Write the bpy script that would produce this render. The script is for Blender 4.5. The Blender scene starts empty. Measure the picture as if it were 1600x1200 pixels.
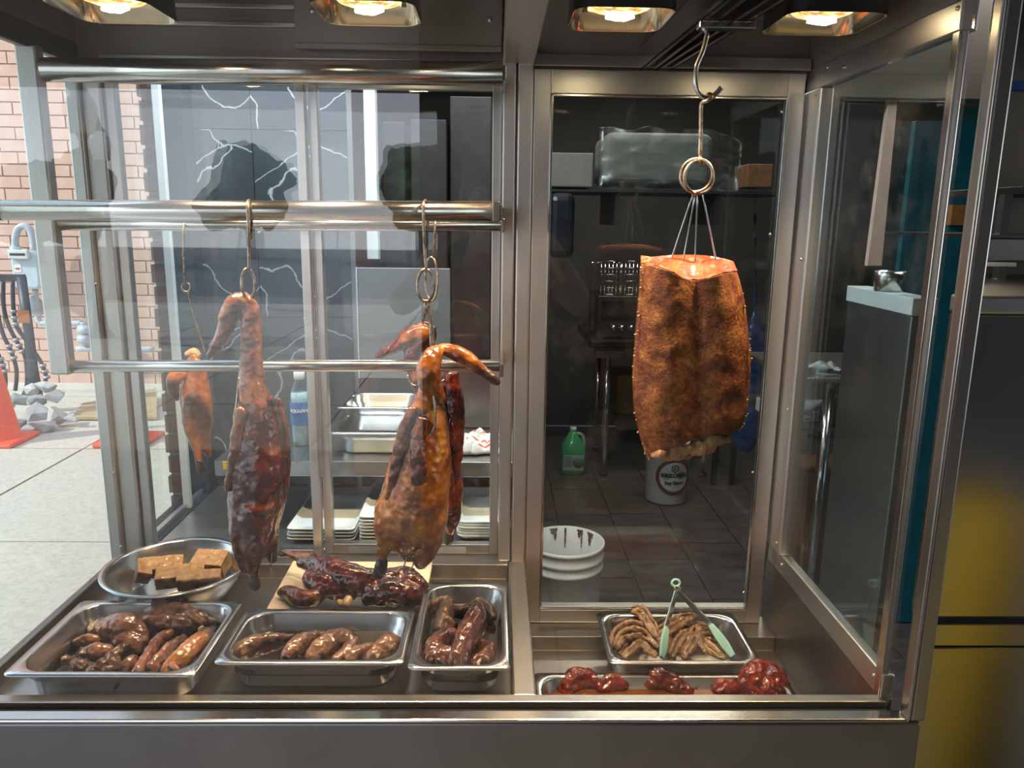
import bpy, math, random
import numpy as np
from mathutils import Vector, Matrix, noise as mnoise
random.seed(7)
scene = bpy.context.scene
COL = scene.collection
# ---------------------------------------------------------------- camera
FPX = 1220.0
_dn = np.array([-78., -5770., -FPX]); _up = -_dn / np.linalg.norm(_dn)
_dp = np.array([-25., 258., -FPX]); _dp = _dp - _up * (_dp @ _up); _dp /= np.linalg.norm(_dp)
_xx = np.cross(_dp, _up)
RW = np.array([_xx, _dp, _up])
EYE = np.array([0., 0., 1.6])
cam_data = bpy.data.cameras.new('camera'); cam = bpy.data.objects.new('camera', cam_data); COL.objects.link(cam)
cam_data.sensor_width = 36.0; cam_data.lens = 36.0 * FPX / 1600.0; cam_data.clip_start = 0.01; cam_data.clip_end = 300
M4 = Matrix(RW.tolist()).to_4x4(); M4.translation = Vector(EYE.tolist()); cam.matrix_world = M4
scene.camera = cam
# ---------------------------------------------------------------- world, sun, exposure
scene.view_settings.view_transform = 'Standard'; scene.view_settings.look = 'None'
scene.view_settings.gamma = 1.0; scene.view_settings.use_curve_mapping = False
scene.view_settings.exposure = 0.38
scene.cycles.max_bounces = 10; scene.cycles.transparent_max_bounces = 24; scene.cycles.glossy_bounces = 6
scene.cycles.sample_clamp_indirect = 6.0; scene.cycles.caustics_reflective = False; scene.cycles.caustics_refractive = False
world = bpy.data.worlds.new('world'); scene.world = world; world.use_nodes = True
wt = world.node_tree; wt.nodes.clear()
wo = wt.nodes.new('ShaderNodeOutputWorld'); wb = wt.nodes.new('ShaderNodeBackground'); wt.links.new(wb.outputs[0], wo.inputs[0])
wtc = wt.nodes.new('ShaderNodeTexCoord'); wsep = wt.nodes.new('ShaderNodeSeparateXYZ'); wt.links.new(wtc.outputs['Generated'], wsep.inputs[0])
wr = wt.nodes.new('ShaderNodeValToRGB'); wt.links.new(wsep.outputs['Z'], wr.inputs[0])
wr.color_ramp.elements[0].position = 0.0; wr.color_ramp.elements[0].color = (.80, .84, .88, 1)
wr.color_ramp.elements[1].position = 0.6; wr.color_ramp.elements[1].color = (.33, .48, .74, 1)
wn = wt.nodes.new('ShaderNodeTexNoise'); wn.inputs['Scale'].default_value = 2.6; wn.inputs['Detail'].default_value = 7
wt.links.new(wtc.outputs['Generated'], wn.inputs['Vector'])
wcr = wt.nodes.new('ShaderNodeValToRGB'); wt.links.new(wn.outputs[0], wcr.inputs[0])
wcr.color_ramp.elements[0].position = .48; wcr.color_ramp.elements[1].position = .66
wm = wt.nodes.new('ShaderNodeMix'); wm.data_type = 'RGBA'
wt.links.new(wcr.outputs[0], wm.inputs['Factor']); wt.links.new(wr.outputs[0], wm.inputs['A']); wm.inputs['B'].default_value = (.95, .96, 1.0, 1)
wt.links.new(wm.outputs['Result'], wb.inputs['Color']); wb.inputs['Strength'].default_value = 2.3
sun_d = bpy.data.lights.new('sun', 'SUN'); sun_d.energy = 3.6; sun_d.angle = .01; sun_d.color = (1, .95, .87)
sun = bpy.data.objects.new('sun', sun_d); COL.objects.link(sun)
sun.rotation_euler = Vector((.75, .35, -.55)).to_track_quat('-Z', 'Y').to_euler(); sun.location = (-6, -3, 6)
def area(name, loc, rot, sx, sy, e, col):
    d = bpy.data.lights.new(name, 'AREA'); d.shape = 'RECTANGLE'; d.size = sx; d.size_y = sy; d.energy = e; d.color = col
    o = bpy.data.objects.new(name, d); COL.objects.link(o); o.location = loc; o.rotation_euler = rot; return o
area('kitchen_fill_light', (1.1, 4.2, 2.62), (0, 0, 0), 1.2, .3, 16, (1, .88, .72))
area('kitchen_fill_light', (1.75, 2.0, 2.62), (0, 0, 0), .9, .3, 14, (.95, .98, 1))  # added lamp without a fixture, brightens the area behind the side pane
area('kitchen_fill_light', (-.42, 1.87, 2.6), (0, 0, 0), .9, .1, 30, (.82, .92, 1))  # added lamp without a fixture, brightens the plates on the back counter
area('kitchen_fill_light', (-.1, 2.9, 2.62), (0, 0, 0), 1.2, .3, 10, (.95, .95, 1))
# ---------------------------------------------------------------- pixel helpers (a pixel of the photo -> a point at a known depth or height)
def ray(x, y): return RW @ np.array([x - 800., 600. - y, -FPX])
def PY(x, y, Y): d = ray(x, y); return EYE + d * (Y / d[1])
def PZ(x, y, z): d = ray(x, y); return EYE + d * ((z - 1.6) / d[2])
def PX(x, y, X): d = ray(x, y); return EYE + d * (X / d[0])
def mpp(p):
    c = RW.T @ (np.array(p) - EYE); return -c[2] / FPX
# ---------------------------------------------------------------- materials
def newmat(name):
    m = bpy.data.materials.new(name); m.use_nodes = True
    return m, m.node_tree, m.node_tree.nodes['Principled BSDF']
def ramp_noise(t, stops, scale, detail=5, stretch=None, coord='Object', rough=.55, dist=0.0):
    tc = t.nodes.new('ShaderNodeTexCoord'); n = t.nodes.new('ShaderNodeTexNoise')
    n.inputs['Scale'].default_value = scale; n.inputs['Detail'].default_value = detail; n.inputs['Roughness'].default_value = rough; n.inputs['Distortion'].default_value = dist
    if stretch:
        mp = t.nodes.new('ShaderNodeMapping'); mp.inputs['Scale'].default_value = stretch
        t.links.new(tc.outputs[coord], mp.inputs[0]); t.links.new(mp.outputs[0], n.inputs['Vector'])
    else: t.links.new(tc.outputs[coord], n.inputs['Vector'])
    r = t.nodes.new('ShaderNodeValToRGB'); e = r.color_ramp.elements
    while len(e) < len(stops): e.new(.5)
    for el, (p, c) in zip(e, stops): el.position = p; el.color = (*c, 1)
    t.links.new(n.outputs[0], r.inputs[0]); return r, n
def bump(t, b, scale, strength, dist=.002, detail=4, stretch=None, kind='noise'):
    tc = t.nodes.new('ShaderNodeTexCoord')
    n = t.nodes.new('ShaderNodeTexNoise' if kind == 'noise' else 'ShaderNodeTexVoronoi'); n.inputs['Scale'].default_value = scale
    if kind == 'noise': n.inputs['Detail'].default_value = detail
    src = tc.outputs['Object']
    if stretch:
        mp = t.nodes.new('ShaderNodeMapping'); mp.inputs['Scale'].default_value = stretch
        t.links.new(src, mp.inputs[0]); src = mp.outputs[0]
    t.links.new(src, n.inputs['Vector'])
    bp = t.nodes.new('ShaderNodeBump'); bp.inputs['Strength'].default_value = strength; bp.inputs['Distance'].default_value = dist
    t.links.new(n.outputs[0], bp.inputs['Height']); t.links.new(bp.outputs[0], b.inputs['Normal']); t.links.new(bp.outputs[0], b.inputs['Coat Normal'])
def plain(name, c, rough=.5, metal=0., var=.0, vs=20, coat=0., bs=0., bscale=80, emit=None, alpha=None, spec=None):
    m, t, b = newmat(name)
    b.inputs['Base Color'].default_value = (*c, 1); b.inputs['Roughness'].default_value = rough; b.inputs['Metallic'].default_value = metal
    b.inputs['Coat Weight'].default_value = coat; b.inputs['Coat Roughness'].default_value = .08
    if spec is not None: b.inputs['Specular IOR Level'].default_value = spec
    if var:
        lo = tuple(max(0, x * (1 - var)) for x in c); hi = tuple(min(1, x * (1 + var)) for x in c)
        r, n = ramp_noise(t, [(.3, lo), (.7, hi)], vs); t.links.new(r.outputs[0], b.inputs['Base Color'])
    if bs: bump(t, b, bscale, bs)
    if emit: b.inputs['Emission Color'].default_value = (*emit[0], 1); b.inputs['Emission Strength'].default_value = emit[1]
    return m
def steel(name, c=(.56, .55, .54), rough=.28, var=.12, stretch=(2, 2, 90), rv=.1, coarse=5.0):
    m, t, b = newmat(name)
    b.inputs['Metallic'].default_value = 1.0; b.inputs['Roughness'].default_value = rough
    r, n = ramp_noise(t, [(.3, tuple(x * (1 - var * .4) for x in c)), (.7, tuple(min(1, x * (1 + var * .4)) for x in c))], coarse, 3); t.links.new(r.outputs[0], b.inputs['Base Color'])
    return m
def food(name, stops, scale=14, rough=.3, coat=.6, bs=.4, bscale=90, stretch=None, bdist=.003, sss=0., fine=1.):
    m, t, b = newmat(name)
    r, n = ramp_noise(t, stops, scale * fine, 7, stretch, rough=.62, dist=.5); t.links.new(r.outputs[0], b.inputs['Base Color'])
    b.inputs['Roughness'].default_value = rough; b.inputs['Coat Weight'].default_value = coat; b.inputs['Coat Roughness'].default_value = .07
    if sss: b.inputs['Subsurface Weight'].default_value = sss; b.inputs['Subsurface Radius'].default_value = (.01, .004, .002); b.inputs['Subsurface Scale'].default_value = .5
    bump(t, b, bscale * .45, bs * .55, bdist, 3, stretch)
    return m
def glass(name, r0=.045, tint=(.96, .985, .975), rough=0.0, dirt=.0):
    m = bpy.data.materials.new(name); m.use_nodes = True; t = m.node_tree; t.nodes.clear()
    o = t.nodes.new('ShaderNodeOutputMaterial'); mix = t.nodes.new('ShaderNodeMixShader')
    tr = t.nodes.new('ShaderNodeBsdfTransparent'); tr.inputs[0].default_value = (*tint, 1)
    gl = t.nodes.new('ShaderNodeBsdfGlossy'); gl.inputs['Roughness'].default_value = rough
    lw = t.nodes.new('ShaderNodeLayerWeight'); lw.inputs['Blend'].default_value = .5
    pw = t.nodes.new('ShaderNodeMath'); pw.operation = 'POWER'; pw.inputs[1].default_value = 5; t.links.new(lw.outputs['Facing'], pw.inputs[0])
    ma = t.nodes.new('ShaderNodeMath'); ma.operation = 'MULTIPLY_ADD'; ma.inputs[1].default_value = 1 - r0; ma.inputs[2].default_value = r0
    t.links.new(pw.outputs[0], ma.inputs[0]); t.links.new(ma.outputs[0], mix.inputs[0])
    last = tr.outputs[0]
    if dirt:
        df = t.nodes.new('ShaderNodeBsdfDiffuse'); df.inputs[0].default_value = (.75, .78, .78, 1)
        r, n = ramp_noise(t, [(.5, (0, 0, 0)), (.8, (dirt,) * 3)], 5, 8, (1, 1, 1), rough=.7)
        m2 = t.nodes.new('ShaderNodeMixShader'); t.links.new(r.outputs[0], m2.inputs[0]); t.links.new(last, m2.inputs[1]); t.links.new(df.outputs[0], m2.inputs[2]); last = m2.outputs[0]
    t.links.new(last, mix.inputs[1]); t.links.new(gl.outputs[0], mix.inputs[2]); t.links.new(mix.outputs[0], o.inputs[0])
    return m
S_V = steel('steel_vertical_grain', (.66, .65, .64), .36, .06, stretch=(60, 60, 2), rv=.05)
S_H = steel('steel_horizontal_grain', (.60, .59, .57), .33, .06, stretch=(2, 60, 60), rv=.05)
S_D = steel('steel_dark_sheet', (.26, .24, .22), .32, .1, stretch=(2, 40, 40))
S_PAN = steel('steel_pan', (.60, .59, .58), .22, .08, stretch=(8, 8, 8), rv=.07)
S_BAR = steel('steel_tube', (.62, .60, .57), .2, .06, stretch=(1, 40, 40), rv=.05)
S_WELL = steel('steel_well', (.41, .385, .35), .32, .1)
S_UP = plain('steel_upper_panel', (.42, .37, .32), .5, .5, var=.08, vs=3)
S_FRONT = steel('steel_front_panel', (.25, .255, .275), .42, .3, stretch=(1.5, 30, 30))
S_BLACK = steel('steel_black_panel', (.46, .44, .42), .22, .08, stretch=(30, 30, 1.5))
CHROME = plain('chrome', (.7, .7, .7), .12, 1., var=.1)
HOOKM = food('hook_steel', [(.35, (.16, .10, .06)), (.6, (.55, .48, .40))], 60, .3, 0, .3, 120)
HOOKM.node_tree.nodes['Principled BSDF'].inputs['Metallic'].default_value = .9
BOLT = plain('bolt_steel', (.75, .73, .7), .2, 1., var=.1)
GLASS_F = glass('front_glass', .055, (.985, .99, .988))
GLASS = glass('clear_glass', .035, (.96, .985, .975), dirt=.025)
GLASS_S = glass('side_glass', .035, (.90, .95, .935), dirt=.03)
BLACK = plain('black_paint', (.012, .013, .016), .35, var=.3)
NAVY = plain('dark_blue_frame', (.03, .04, .055), .35, .3, var=.2)
WHITE = plain('white_paint', (.78, .80, .80), .45, var=.05)
CERAM = plain('white_ceramic', (.74, .77, .77), .15, var=.04, coat=.5)
PLASTW = plain('white_plastic', (.72, .72, .68), .38, var=.06)
# ---------------------------------------------------------------- mesh builder
class MB:
    def __init__(s): s.v = []; s.f = []; s.sm = []
    def add(s, vs, fs, smooth=False, M=None):
        o = len(s.v)
        s.v += [tuple(M @ Vector(v)) if M is not None else tuple(v) for v in vs]
        s.f += [tuple(i + o for i in f) for f in fs]; s.sm += [smooth] * len(fs); return s
    def box(s, a, b, M=None):
        (x0, y0, z0), (x1, y1, z1) = a, b
        x0, x1 = min(x0, x1), max(x0, x1); y0, y1 = min(y0, y1), max(y0, y1); z0, z1 = min(z0, z1), max(z0, z1)
        v = [(x0, y0, z0), (x1, y0, z0), (x1, y1, z0), (x0, y1, z0), (x0, y0, z1), (x1, y0, z1), (x1, y1, z1), (x0, y1, z1)]
        return s.add(v, [(3, 2, 1, 0), (4, 5, 6, 7), (0, 1, 5, 4), (1, 2, 6, 5), (2, 3, 7, 6), (3, 0, 4, 7)], False, M)
    def poly(s, pts, ext, M=None):
        n = len(pts); e = Vector(ext); v = [Vector(p) for p in pts]; v2 = [p + e for p in v]
        return s.add(v + v2, [tuple(range(n))[::-1], tuple(range(n, 2 * n))] + [(i, (i + 1) % n, n + (i + 1) % n, n + i) for i in range(n)], False, M)
    def tube(s, pts, r, n=12, closed=False, caps=True, M=None):
        P = [Vector(p) for p in pts]; N = len(P); R = r if isinstance(r, (list, tuple)) else [r] * N
        R = [(q, q) if not isinstance(q, (list, tuple)) else q for q in R]
        rings = []; ref = None
        for i in range(N):
            if closed: t = P[(i + 1) % N] - P[i - 1]
            else: t = P[min(i + 1, N - 1)] - P[max(i - 1, 0)]
            if t.length < 1e-9: t = Vector((0, 0, 1))
            t.normalize()
            if ref is None: ref = Vector((0, 1, 0)) if abs(t.y) < .8 else Vector((1, 0, 0))
            a = t.cross(ref)
            if a.length < 1e-4: ref = Vector((1, 0, 0)) if abs(t.x) < .8 else Vector((0, 0, 1)); a = t.cross(ref)
            a.normalize(); b = a.cross(t).normalized(); ref = b
            rings.append([P[i] + a * (R[i][0] * math.cos(2 * math.pi * k / n)) + b * (R[i][1] * math.sin(2 * math.pi * k / n)) for k in range(n)])
        v = [p for rg in rings for p in rg]; f = []
        for i in range(N if closed else N - 1):
            j = (i + 1) % N
            for k in range(n): f.append((i * n + k, i * n + (k + 1) % n, j * n + (k + 1) % n, j * n + k))
        if caps and not closed: f.append(tuple(range(n))[::-1]); f.append(tuple((N - 1) * n + k for k in range(n)))
        return s.add(v, f, True, M)
    def cyl(s, a, b, r, n=16, r2=None): return s.tube([a, b], [r, r if r2 is None else r2], n)
    def lathe(s, prof, c=(0, 0, 0), n=28, M=None, close=False):
        v = []; f = []; N = len(prof)
        for (r, z) in prof:
            for k in range(n): a = 2 * math.pi * k / n; v.append((c[0] + r * math.cos(a), c[1] + r * math.sin(a), c[2] + z))
        for i in range(N if close else N - 1):
            j = (i + 1) % N
            for k in range(n): f.append((i * n + k, i * n + (k + 1) % n, j * n + (k + 1) % n, j * n + k))
        return s.add(v, f, True, M)
    def rings(s, loops, closed_ends=(False, False), smooth=True, M=None):
        n = len(loops[0]); v = [p for l in loops for p in l]; f = []
        for i in range(len(loops) - 1):
            for k in range(n): f.append((i * n + k, i * n + (k + 1) % n, (i + 1) * n + (k + 1) % n, (i + 1) * n + k))
        if closed_ends[0]: f.append(tuple(range(n))[::-1])
        if closed_ends[1]: f.append(tuple((len(loops) - 1) * n + k for k in range(n)))
        return s.add(v, f, smooth, M)
    def mesh(s, name, m, off=(0, 0, 0)):
        me = bpy.data.meshes.new(name)
        me.from_pydata([(v[0] - off[0], v[1] - off[1], v[2] - off[2]) for v in s.v], [], s.f); me.update()
        me.polygons.foreach_set('use_smooth', s.sm)
        for mm in (m if isinstance(m, (list, tuple)) else [m]): me.materials.append(mm)
        return me
def wloc(o):
    p = Vector((0, 0, 0))
    while o is not None: p += o.location; o = o.parent
    return p
def center(mb):
    a = np.array(mb.v); lo, hi = a.min(0), a.max(0); return ((lo[0] + hi[0]) / 2, (lo[1] + hi[1]) / 2, lo[2])
def part(name, mb, m, parent, bevel=0., seg=2, label=None, kind=None):
    off = wloc(parent); c = Vector(center(mb))
    o = bpy.data.objects.new(name, mb.mesh(name, m, c)); COL.objects.link(o); o.parent = parent; o.location = c - off
    if bevel: bv = o.modifiers.new('bevel', 'BEVEL'); bv.width = bevel; bv.segments = seg; bv.limit_method = 'ANGLE'; bv.angle_limit = .7
    if label: o['label'] = label
    if kind: o['kind'] = kind
    return o
def tag(o, label, cat, group=None, kind=None):
    o['label'] = label; o['category'] = cat
    if group: o['group'] = group
    if kind: o['kind'] = kind
    return o
def thing(name, label, cat, loc=(0, 0, 0), group=None, kind=None):
    o = bpy.data.objects.new(name, None); o.empty_display_size = .05; COL.objects.link(o); o.location = tuple(float(q) for q in loc); return tag(o, label, cat, group, kind)
def solo(name, mb, m, label, cat, group=None, bevel=0., kind=None, seg=2):
    c = center(mb); o = bpy.data.objects.new(name, mb.mesh(name, m, c)); COL.objects.link(o); o.location = c
    if bevel: bv = o.modifiers.new('bevel', 'BEVEL'); bv.width = bevel; bv.segments = seg; bv.limit_method = 'ANGLE'; bv.angle_limit = .7
    return tag(o, label, cat, group, kind)
def struct(name, mb, m, bevel=0., kind='structure'):
    c = center(mb); o = bpy.data.objects.new(name, mb.mesh(name, m, c)); COL.objects.link(o); o.location = c; o['kind'] = kind
    if bevel: bv = o.modifiers.new('bevel', 'BEVEL'); bv.width = bevel; bv.segments = 2; bv.limit_method = 'ANGLE'
    return o
def spline(pts, n=6):
    """Catmull-Rom through control tuples of any length"""
    P = [np.array(p, float) for p in pts]; out = []
    for i in range(len(P) - 1):
        p0 = P[max(i - 1, 0)]; p1 = P[i]; p2 = P[i + 1]; p3 = P[min(i + 2, len(P) - 1)]
        for k in range(n):
            t = k / n
            out.append(.5 * ((2 * p1) + (-p0 + p2) * t + (2 * p0 - 5 * p1 + 4 * p2 - p3) * t * t + (-p0 + 3 * p1 - 3 * p2 + p3) * t ** 3))
    out.append(P[-1]); return out
def limb(mb, chain, n=14):
    """chain: (x, y, z, radius a, radius b) world; ends rounded"""
    S = spline(chain, 5); pts = [tuple(s[:3]) for s in S]; R = [(max(.0015, s[3]), max(.0015, s[4])) for s in S]
    def ext(p, q, r):
        d = Vector(p) - Vector(q); d = d.normalized() if d.length > 1e-9 else Vector((0, 0, 1))
        return [(tuple(Vector(p) + d * min(r) * .5), (r[0] * .8, r[1] * .8)), (tuple(Vector(p) + d * min(r) * .8), (r[0] * .4, r[1] * .4))]
    A = ext(pts[0], pts[1], R[0])[::-1]; B = ext(pts[-1], pts[-2], R[-1])
    mb.tube([a[0] for a in A] + pts + [b[0] for b in B], [a[1] for a in A] + R + [b[1] for b in B], n)
    return mb
def pxchain(ch, Y, dr=.85):
    """(px, py, half width px[, dY[, depth ratio]]) -> world limb chain hanging at depth Y"""
    out = []
    for c in ch:
        dy = c[3] if len(c) > 3 else 0.; d = c[4] if len(c) > 4 else dr
        p = PY(c[0], c[1], Y + dy); r = c[2] * mpp(p); out.append((p[0], p[1], p[2], r, r * d))
    return out
def organic(o, voxel=.004, smooth=4, disp=.002, dscale=.02, disp2=0., dscale2=.006):
    r = o.modifiers.new('remesh', 'REMESH'); r.mode = 'VOXEL'; r.voxel_size = voxel; r.use_smooth_shade = True
    s = o.modifiers.new('smooth', 'SMOOTH'); s.iterations = smooth; s.factor = .5
    for k, (d, sc) in enumerate(((disp, dscale), (disp2, dscale2))):
        if not d: continue
        t = bpy.data.textures.new('clouds', 'CLOUDS'); t.noise_scale = sc; t.noise_depth = 2
        m = o.modifiers.new('displace', 'DISPLACE'); m.texture = t; m.strength = d; m.mid_level = .5; m.texture_coords = 'LOCAL'
    return o
def text_mesh(s, size, name='lettering', ext=.0008, align='CENTER', sx=1.0, bold=0.0):
    c = bpy.data.curves.new(name, 'FONT'); c.body = s; c.size = size; c.extrude = ext; c.align_x = align; c.align_y = 'CENTER'; c.offset = bold
    o = bpy.data.objects.new(name, c); COL.objects.link(o)
    me = bpy.data.meshes.new_from_object(o.evaluated_get(bpy.context.evaluated_depsgraph_get())); bpy.data.objects.remove(o)
    mb = MB(); mb.v = [(v.co.x * sx, v.co.y, v.co.z) for v in me.vertices]; mb.f = [tuple(p.vertices) for p in me.polygons]; mb.sm = [False] * len(mb.f)
    return mb
# ================================================================ THE SETTING
XL, XR, YF, YB, F = -.89, .672, 1.195, 1.76, .80
Y0B = 7.3                       # far brick wall
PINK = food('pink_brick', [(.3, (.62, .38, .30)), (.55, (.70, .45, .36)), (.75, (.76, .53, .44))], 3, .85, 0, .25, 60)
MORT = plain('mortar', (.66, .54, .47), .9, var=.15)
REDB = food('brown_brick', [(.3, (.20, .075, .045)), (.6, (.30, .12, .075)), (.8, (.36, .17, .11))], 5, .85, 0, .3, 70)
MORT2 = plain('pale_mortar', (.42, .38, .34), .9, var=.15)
CONC = food('pale_concrete', [(.25, (.44, .405, .335)), (.5, (.58, .535, .45)), (.75, (.67, .625, .535))], 40, .9, 0, .3, 160)
ASPH = plain('asphalt', (.16, .16, .165), .9, var=.2, vs=6)
TILE = None
def marble(name):
    m, t, b = newmat(name); b.inputs['Roughness'].default_value = .16; b.inputs['Coat Weight'].default_value = .3
    tc = t.nodes.new('ShaderNodeTexCoord'); n = t.nodes.new('ShaderNodeTexNoise'); n.inputs['Scale'].default_value = 3; n.inputs['Detail'].default_value = 6
    t.links.new(tc.outputs['Object'], n.inputs['Vector'])
    mx = t.nodes.new('ShaderNodeMix'); mx.data_type = 'VECTOR'; mx.inputs['Factor'].default_value = .22
    t.links.new(tc.outputs['Object'], mx.inputs['A']); t.links.new(n.outputs['Color'], mx.inputs['B'])
    v = t.nodes.new('ShaderNodeTexVoronoi'); v.feature = 'DISTANCE_TO_EDGE'; v.inputs['Scale'].default_value = 4.2; t.links.new(mx.outputs['Result'], v.inputs['Vector'])
    r = t.nodes.new('ShaderNodeValToRGB'); e = r.color_ramp.elements; e[0].position = 0; e[0].color = (.62, .62, .62, 1); e[1].position = .009; e[1].color = (.05, .058, .07, 1)
    t.links.new(v.outputs[0], r.inputs[0]); t.links.new(r.outputs[0], b.inputs['Base Color']); return m
MARB = marble('black_marble')
# ground, street, pavement slabs
g = MB(); g.box((-40, -40, -.2), (40, -13.9, -.12)); road = struct('street_ground', g, ASPH)
g = MB(); g.box((-14, -14, -.2), (12, 9, -.03)); walk = struct('sidewalk', g, plain('joint_sand', (.20, .19, .17), .95))
slab_me = {}
def slab(x0, y0, w, d):
    k = (round(w, 3), round(d, 3))
    if k not in slab_me:
        b = MB(); b.box((-w / 2, -d / 2, 0), (w / 2, d / 2, .035)); slab_me[k] = b.mesh('slab', CONC)
    o = bpy.data.objects.new('slab', slab_me[k]); COL.objects.link(o); o.parent = walk
    o.location = Vector((x0 + w / 2, y0 + d / 2, -.035 + random.uniform(-.002, .002))) - walk.location
for i in range(-3, 4):
    for j in range(-10, 3):
        x0 = -2.85 + i * 1.55; y0 = 3.68 + j * 1.59
        if x0 > 2.5 or (x0 > -1.4 and y0 > .45): continue
        slab(x0 + .008, y0 + .008, 1.534, 1.574)
# far pink brick wall with single bricks
g = MB(); g.box((-9, Y0B + .02, -.1), (-1.2, Y0B + .3, 5.2)); wallb = struct('wall_back_exterior', g, MORT)
bh, bw = .105, .30
b = MB(); b.box((0, 0, 0), (bw - .012, .04, bh - .011)); bme = b.mesh('brick', PINK)
b = MB(); b.box((0, 0, 0), (bw / 2 - .012, .04, bh - .011)); bmeh = b.mesh('brick', PINK)
nb = 0; rest = MB()
for r in range(-1, 44):
    for k in range(0, 22):
        x = -8.0 + k * bw + (bw / 2 if r % 2 else 0); z = .03 + r * bh
        if x > -1.6: continue
        if -4.95 < x < -2.75 and z < 3.7 and nb < 290:
            o = bpy.data.objects.new('brick', bme); COL.objects.link(o); o.parent = wallb; nb += 1
            o.location = Vector((x, Y0B - random.uniform(.0, .006), z)) - wallb.location
        else: rest.box((x, Y0B, z), (x + bw - .012, Y0B + .03, z + bh - .011))
part('bricks_beyond', rest, PINK, wallb, kind='stuff')
g = MB(); g.box((-9, Y0B - .28, -.05), (-1.2, Y0B + .01, .03)); struct('trim_1', g, plain('pale_kerb', (.62, .58, .50), .9, var=.1))
# near brick pier at the window corner
PXp = -.985
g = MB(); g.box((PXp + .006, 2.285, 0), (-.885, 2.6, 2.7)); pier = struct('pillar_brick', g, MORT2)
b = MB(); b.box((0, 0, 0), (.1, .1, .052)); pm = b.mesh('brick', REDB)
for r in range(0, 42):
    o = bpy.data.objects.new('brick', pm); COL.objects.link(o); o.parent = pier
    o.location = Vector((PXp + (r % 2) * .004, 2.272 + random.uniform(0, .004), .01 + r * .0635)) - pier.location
# building shell
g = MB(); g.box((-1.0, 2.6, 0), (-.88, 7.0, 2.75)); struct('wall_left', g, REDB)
g = MB(); g.box((-.88, 6.0, 0), (3.2, 6.15, 2.75)); struct('wall_back', g, plain('kitchen_grey', (.07, .068, .065), .5, var=.25, vs=4))
g = MB(); g.box((3.0, 1.3, 0), (3.15, 6.0, 2.75)); struct('wall_right', g, plain('kitchen_teal', (.02, .12, .15), .5, var=.2, vs=3))
g = MB(); g.box((-1.05, 1.8, 2.65), (3.2, 6.2, 2.8)); struct('ceiling', g, plain('kitchen_ceiling', (.30, .29, .27), .8, var=.1))
g = MB(); g.box((-4.2, -1.6, 2.62), (3.4, 1.8, 2.78)); g.box((-8.5, -4.6, 2.62), (-4.2, .0, 2.78)); g.box((-4.2, -4.6, 2.62), (7, -1.6, 2.78)); g.box((3.4, -1.6, 2.62), (7, 1.8, 2.78)); struct('added_shade_canopy', g, plain('shade_canopy_soffit', (.16, .15, .15), .7, var=.15))  # unseen canopy, added and stretched to keep sun off case and pavement
g = MB(); g.box((.712, 1.19, 2.0), (3.2, 1.34, 2.7)); struct('wall_front', g, S_D)
# kitchen floor with slate planks
g = MB(); g.box((-.9, 1.3, -.06), (3.0, 6.0, -.012)); kfl = struct('floor', g, plain('dark_grout', (.05, .048, .045), .9))
SLATE = food('slate_tile', [(.3, (.035, .028, .022)), (.55, (.085, .07, .06)), (.8, (.15, .125, .105))], 5, .42, .1, .2, 30, (1, 2.5, 1))
b = MB(); b.box((-.297, -.147, 0), (.297, .147, .012)); tm = b.mesh('floor_tile', SLATE)
b = MB(); b.box((-.147, -.297, 0), (.147, .297, .012)); tm = b.mesh('floor_tile', SLATE)
for i in range(0, 13):
    for j in range(0, 8):
        x = -.7 + i * .3; y = 1.6 + j * .6 + (.2 * (i % 3))
        if x > 2.8 or y > 5.75: continue
        o = bpy.data.objects.new('floor_tile', tm); COL.objects.link(o); o.parent = kfl; o.location = Vector((x, y, -.012 + random.uniform(-.001, .001))) - kfl.location
# marble wall behind the left half
YM = 2.27
xe = PY(545, 300, YM)[0]
g = MB(); g.box((-.88, YM + .012, .3), (xe, YM + .08, 2.6)); mw = struct('wall_marble', g, plain('pale_grout', (.40, .40, .40), .8))
zt = [PY(450, y, YM)[2] for y in (203, 495, 757)]
zs = [zt[2] - .53, zt[2], zt[1], zt[0], zt[0] + .53]
for i in range(4):
    for (xa, xb) in ((-.88, PY(398, 300, YM)[0]), (PY(398, 300, YM)[0], xe)):
        b = MB(); b.box((xa + .0015, YM, zs[i] + .0015), (xb - .0015, YM + .012, zs[i + 1] - .0015)); part('marble_tile', b, MARB, mw)
g = MB(); x0 = PY(572, 300, 2.34)[0]; x1 = PY(590, 300, 2.34)[0]
g.box((x0, 2.33, PY(580, 405, 2.34)[2]), (x1, 2.37, 2.6)); struct('trim_2', g, WHITE, .002)
# restaurant side window, left of the counter
win = MB(); win.box((-.905, 1.78, .77), (-.835, 2.27, .80)); win.box((-.905, 1.78, 2.2), (-.835, 2.27, 2.26)); win.box((-.905, 2.2, .80), (-.835, 2.27, 2.2))
w1 = struct('window_1', win, NAVY, .003)
b = MB(); b.box((-.862, 2.07, .80), (-.842, 2.088, 2.2)); part('window_bead', b, WHITE, w1, .002, label='white vertical bead of the side window')
b = MB(); b.box((-.862, 1.79, .80), (-.852, 2.2, .812)); b.box((-.872, 1.79, .80), (-.868, 2.2, .806)); part('sill_track', b, S_V, w1)
b = MB(); b.box((-.884, 1.785, .80), (-.878, 2.2, 2.2)); part('pane', b, GLASS_S, w1)
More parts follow.
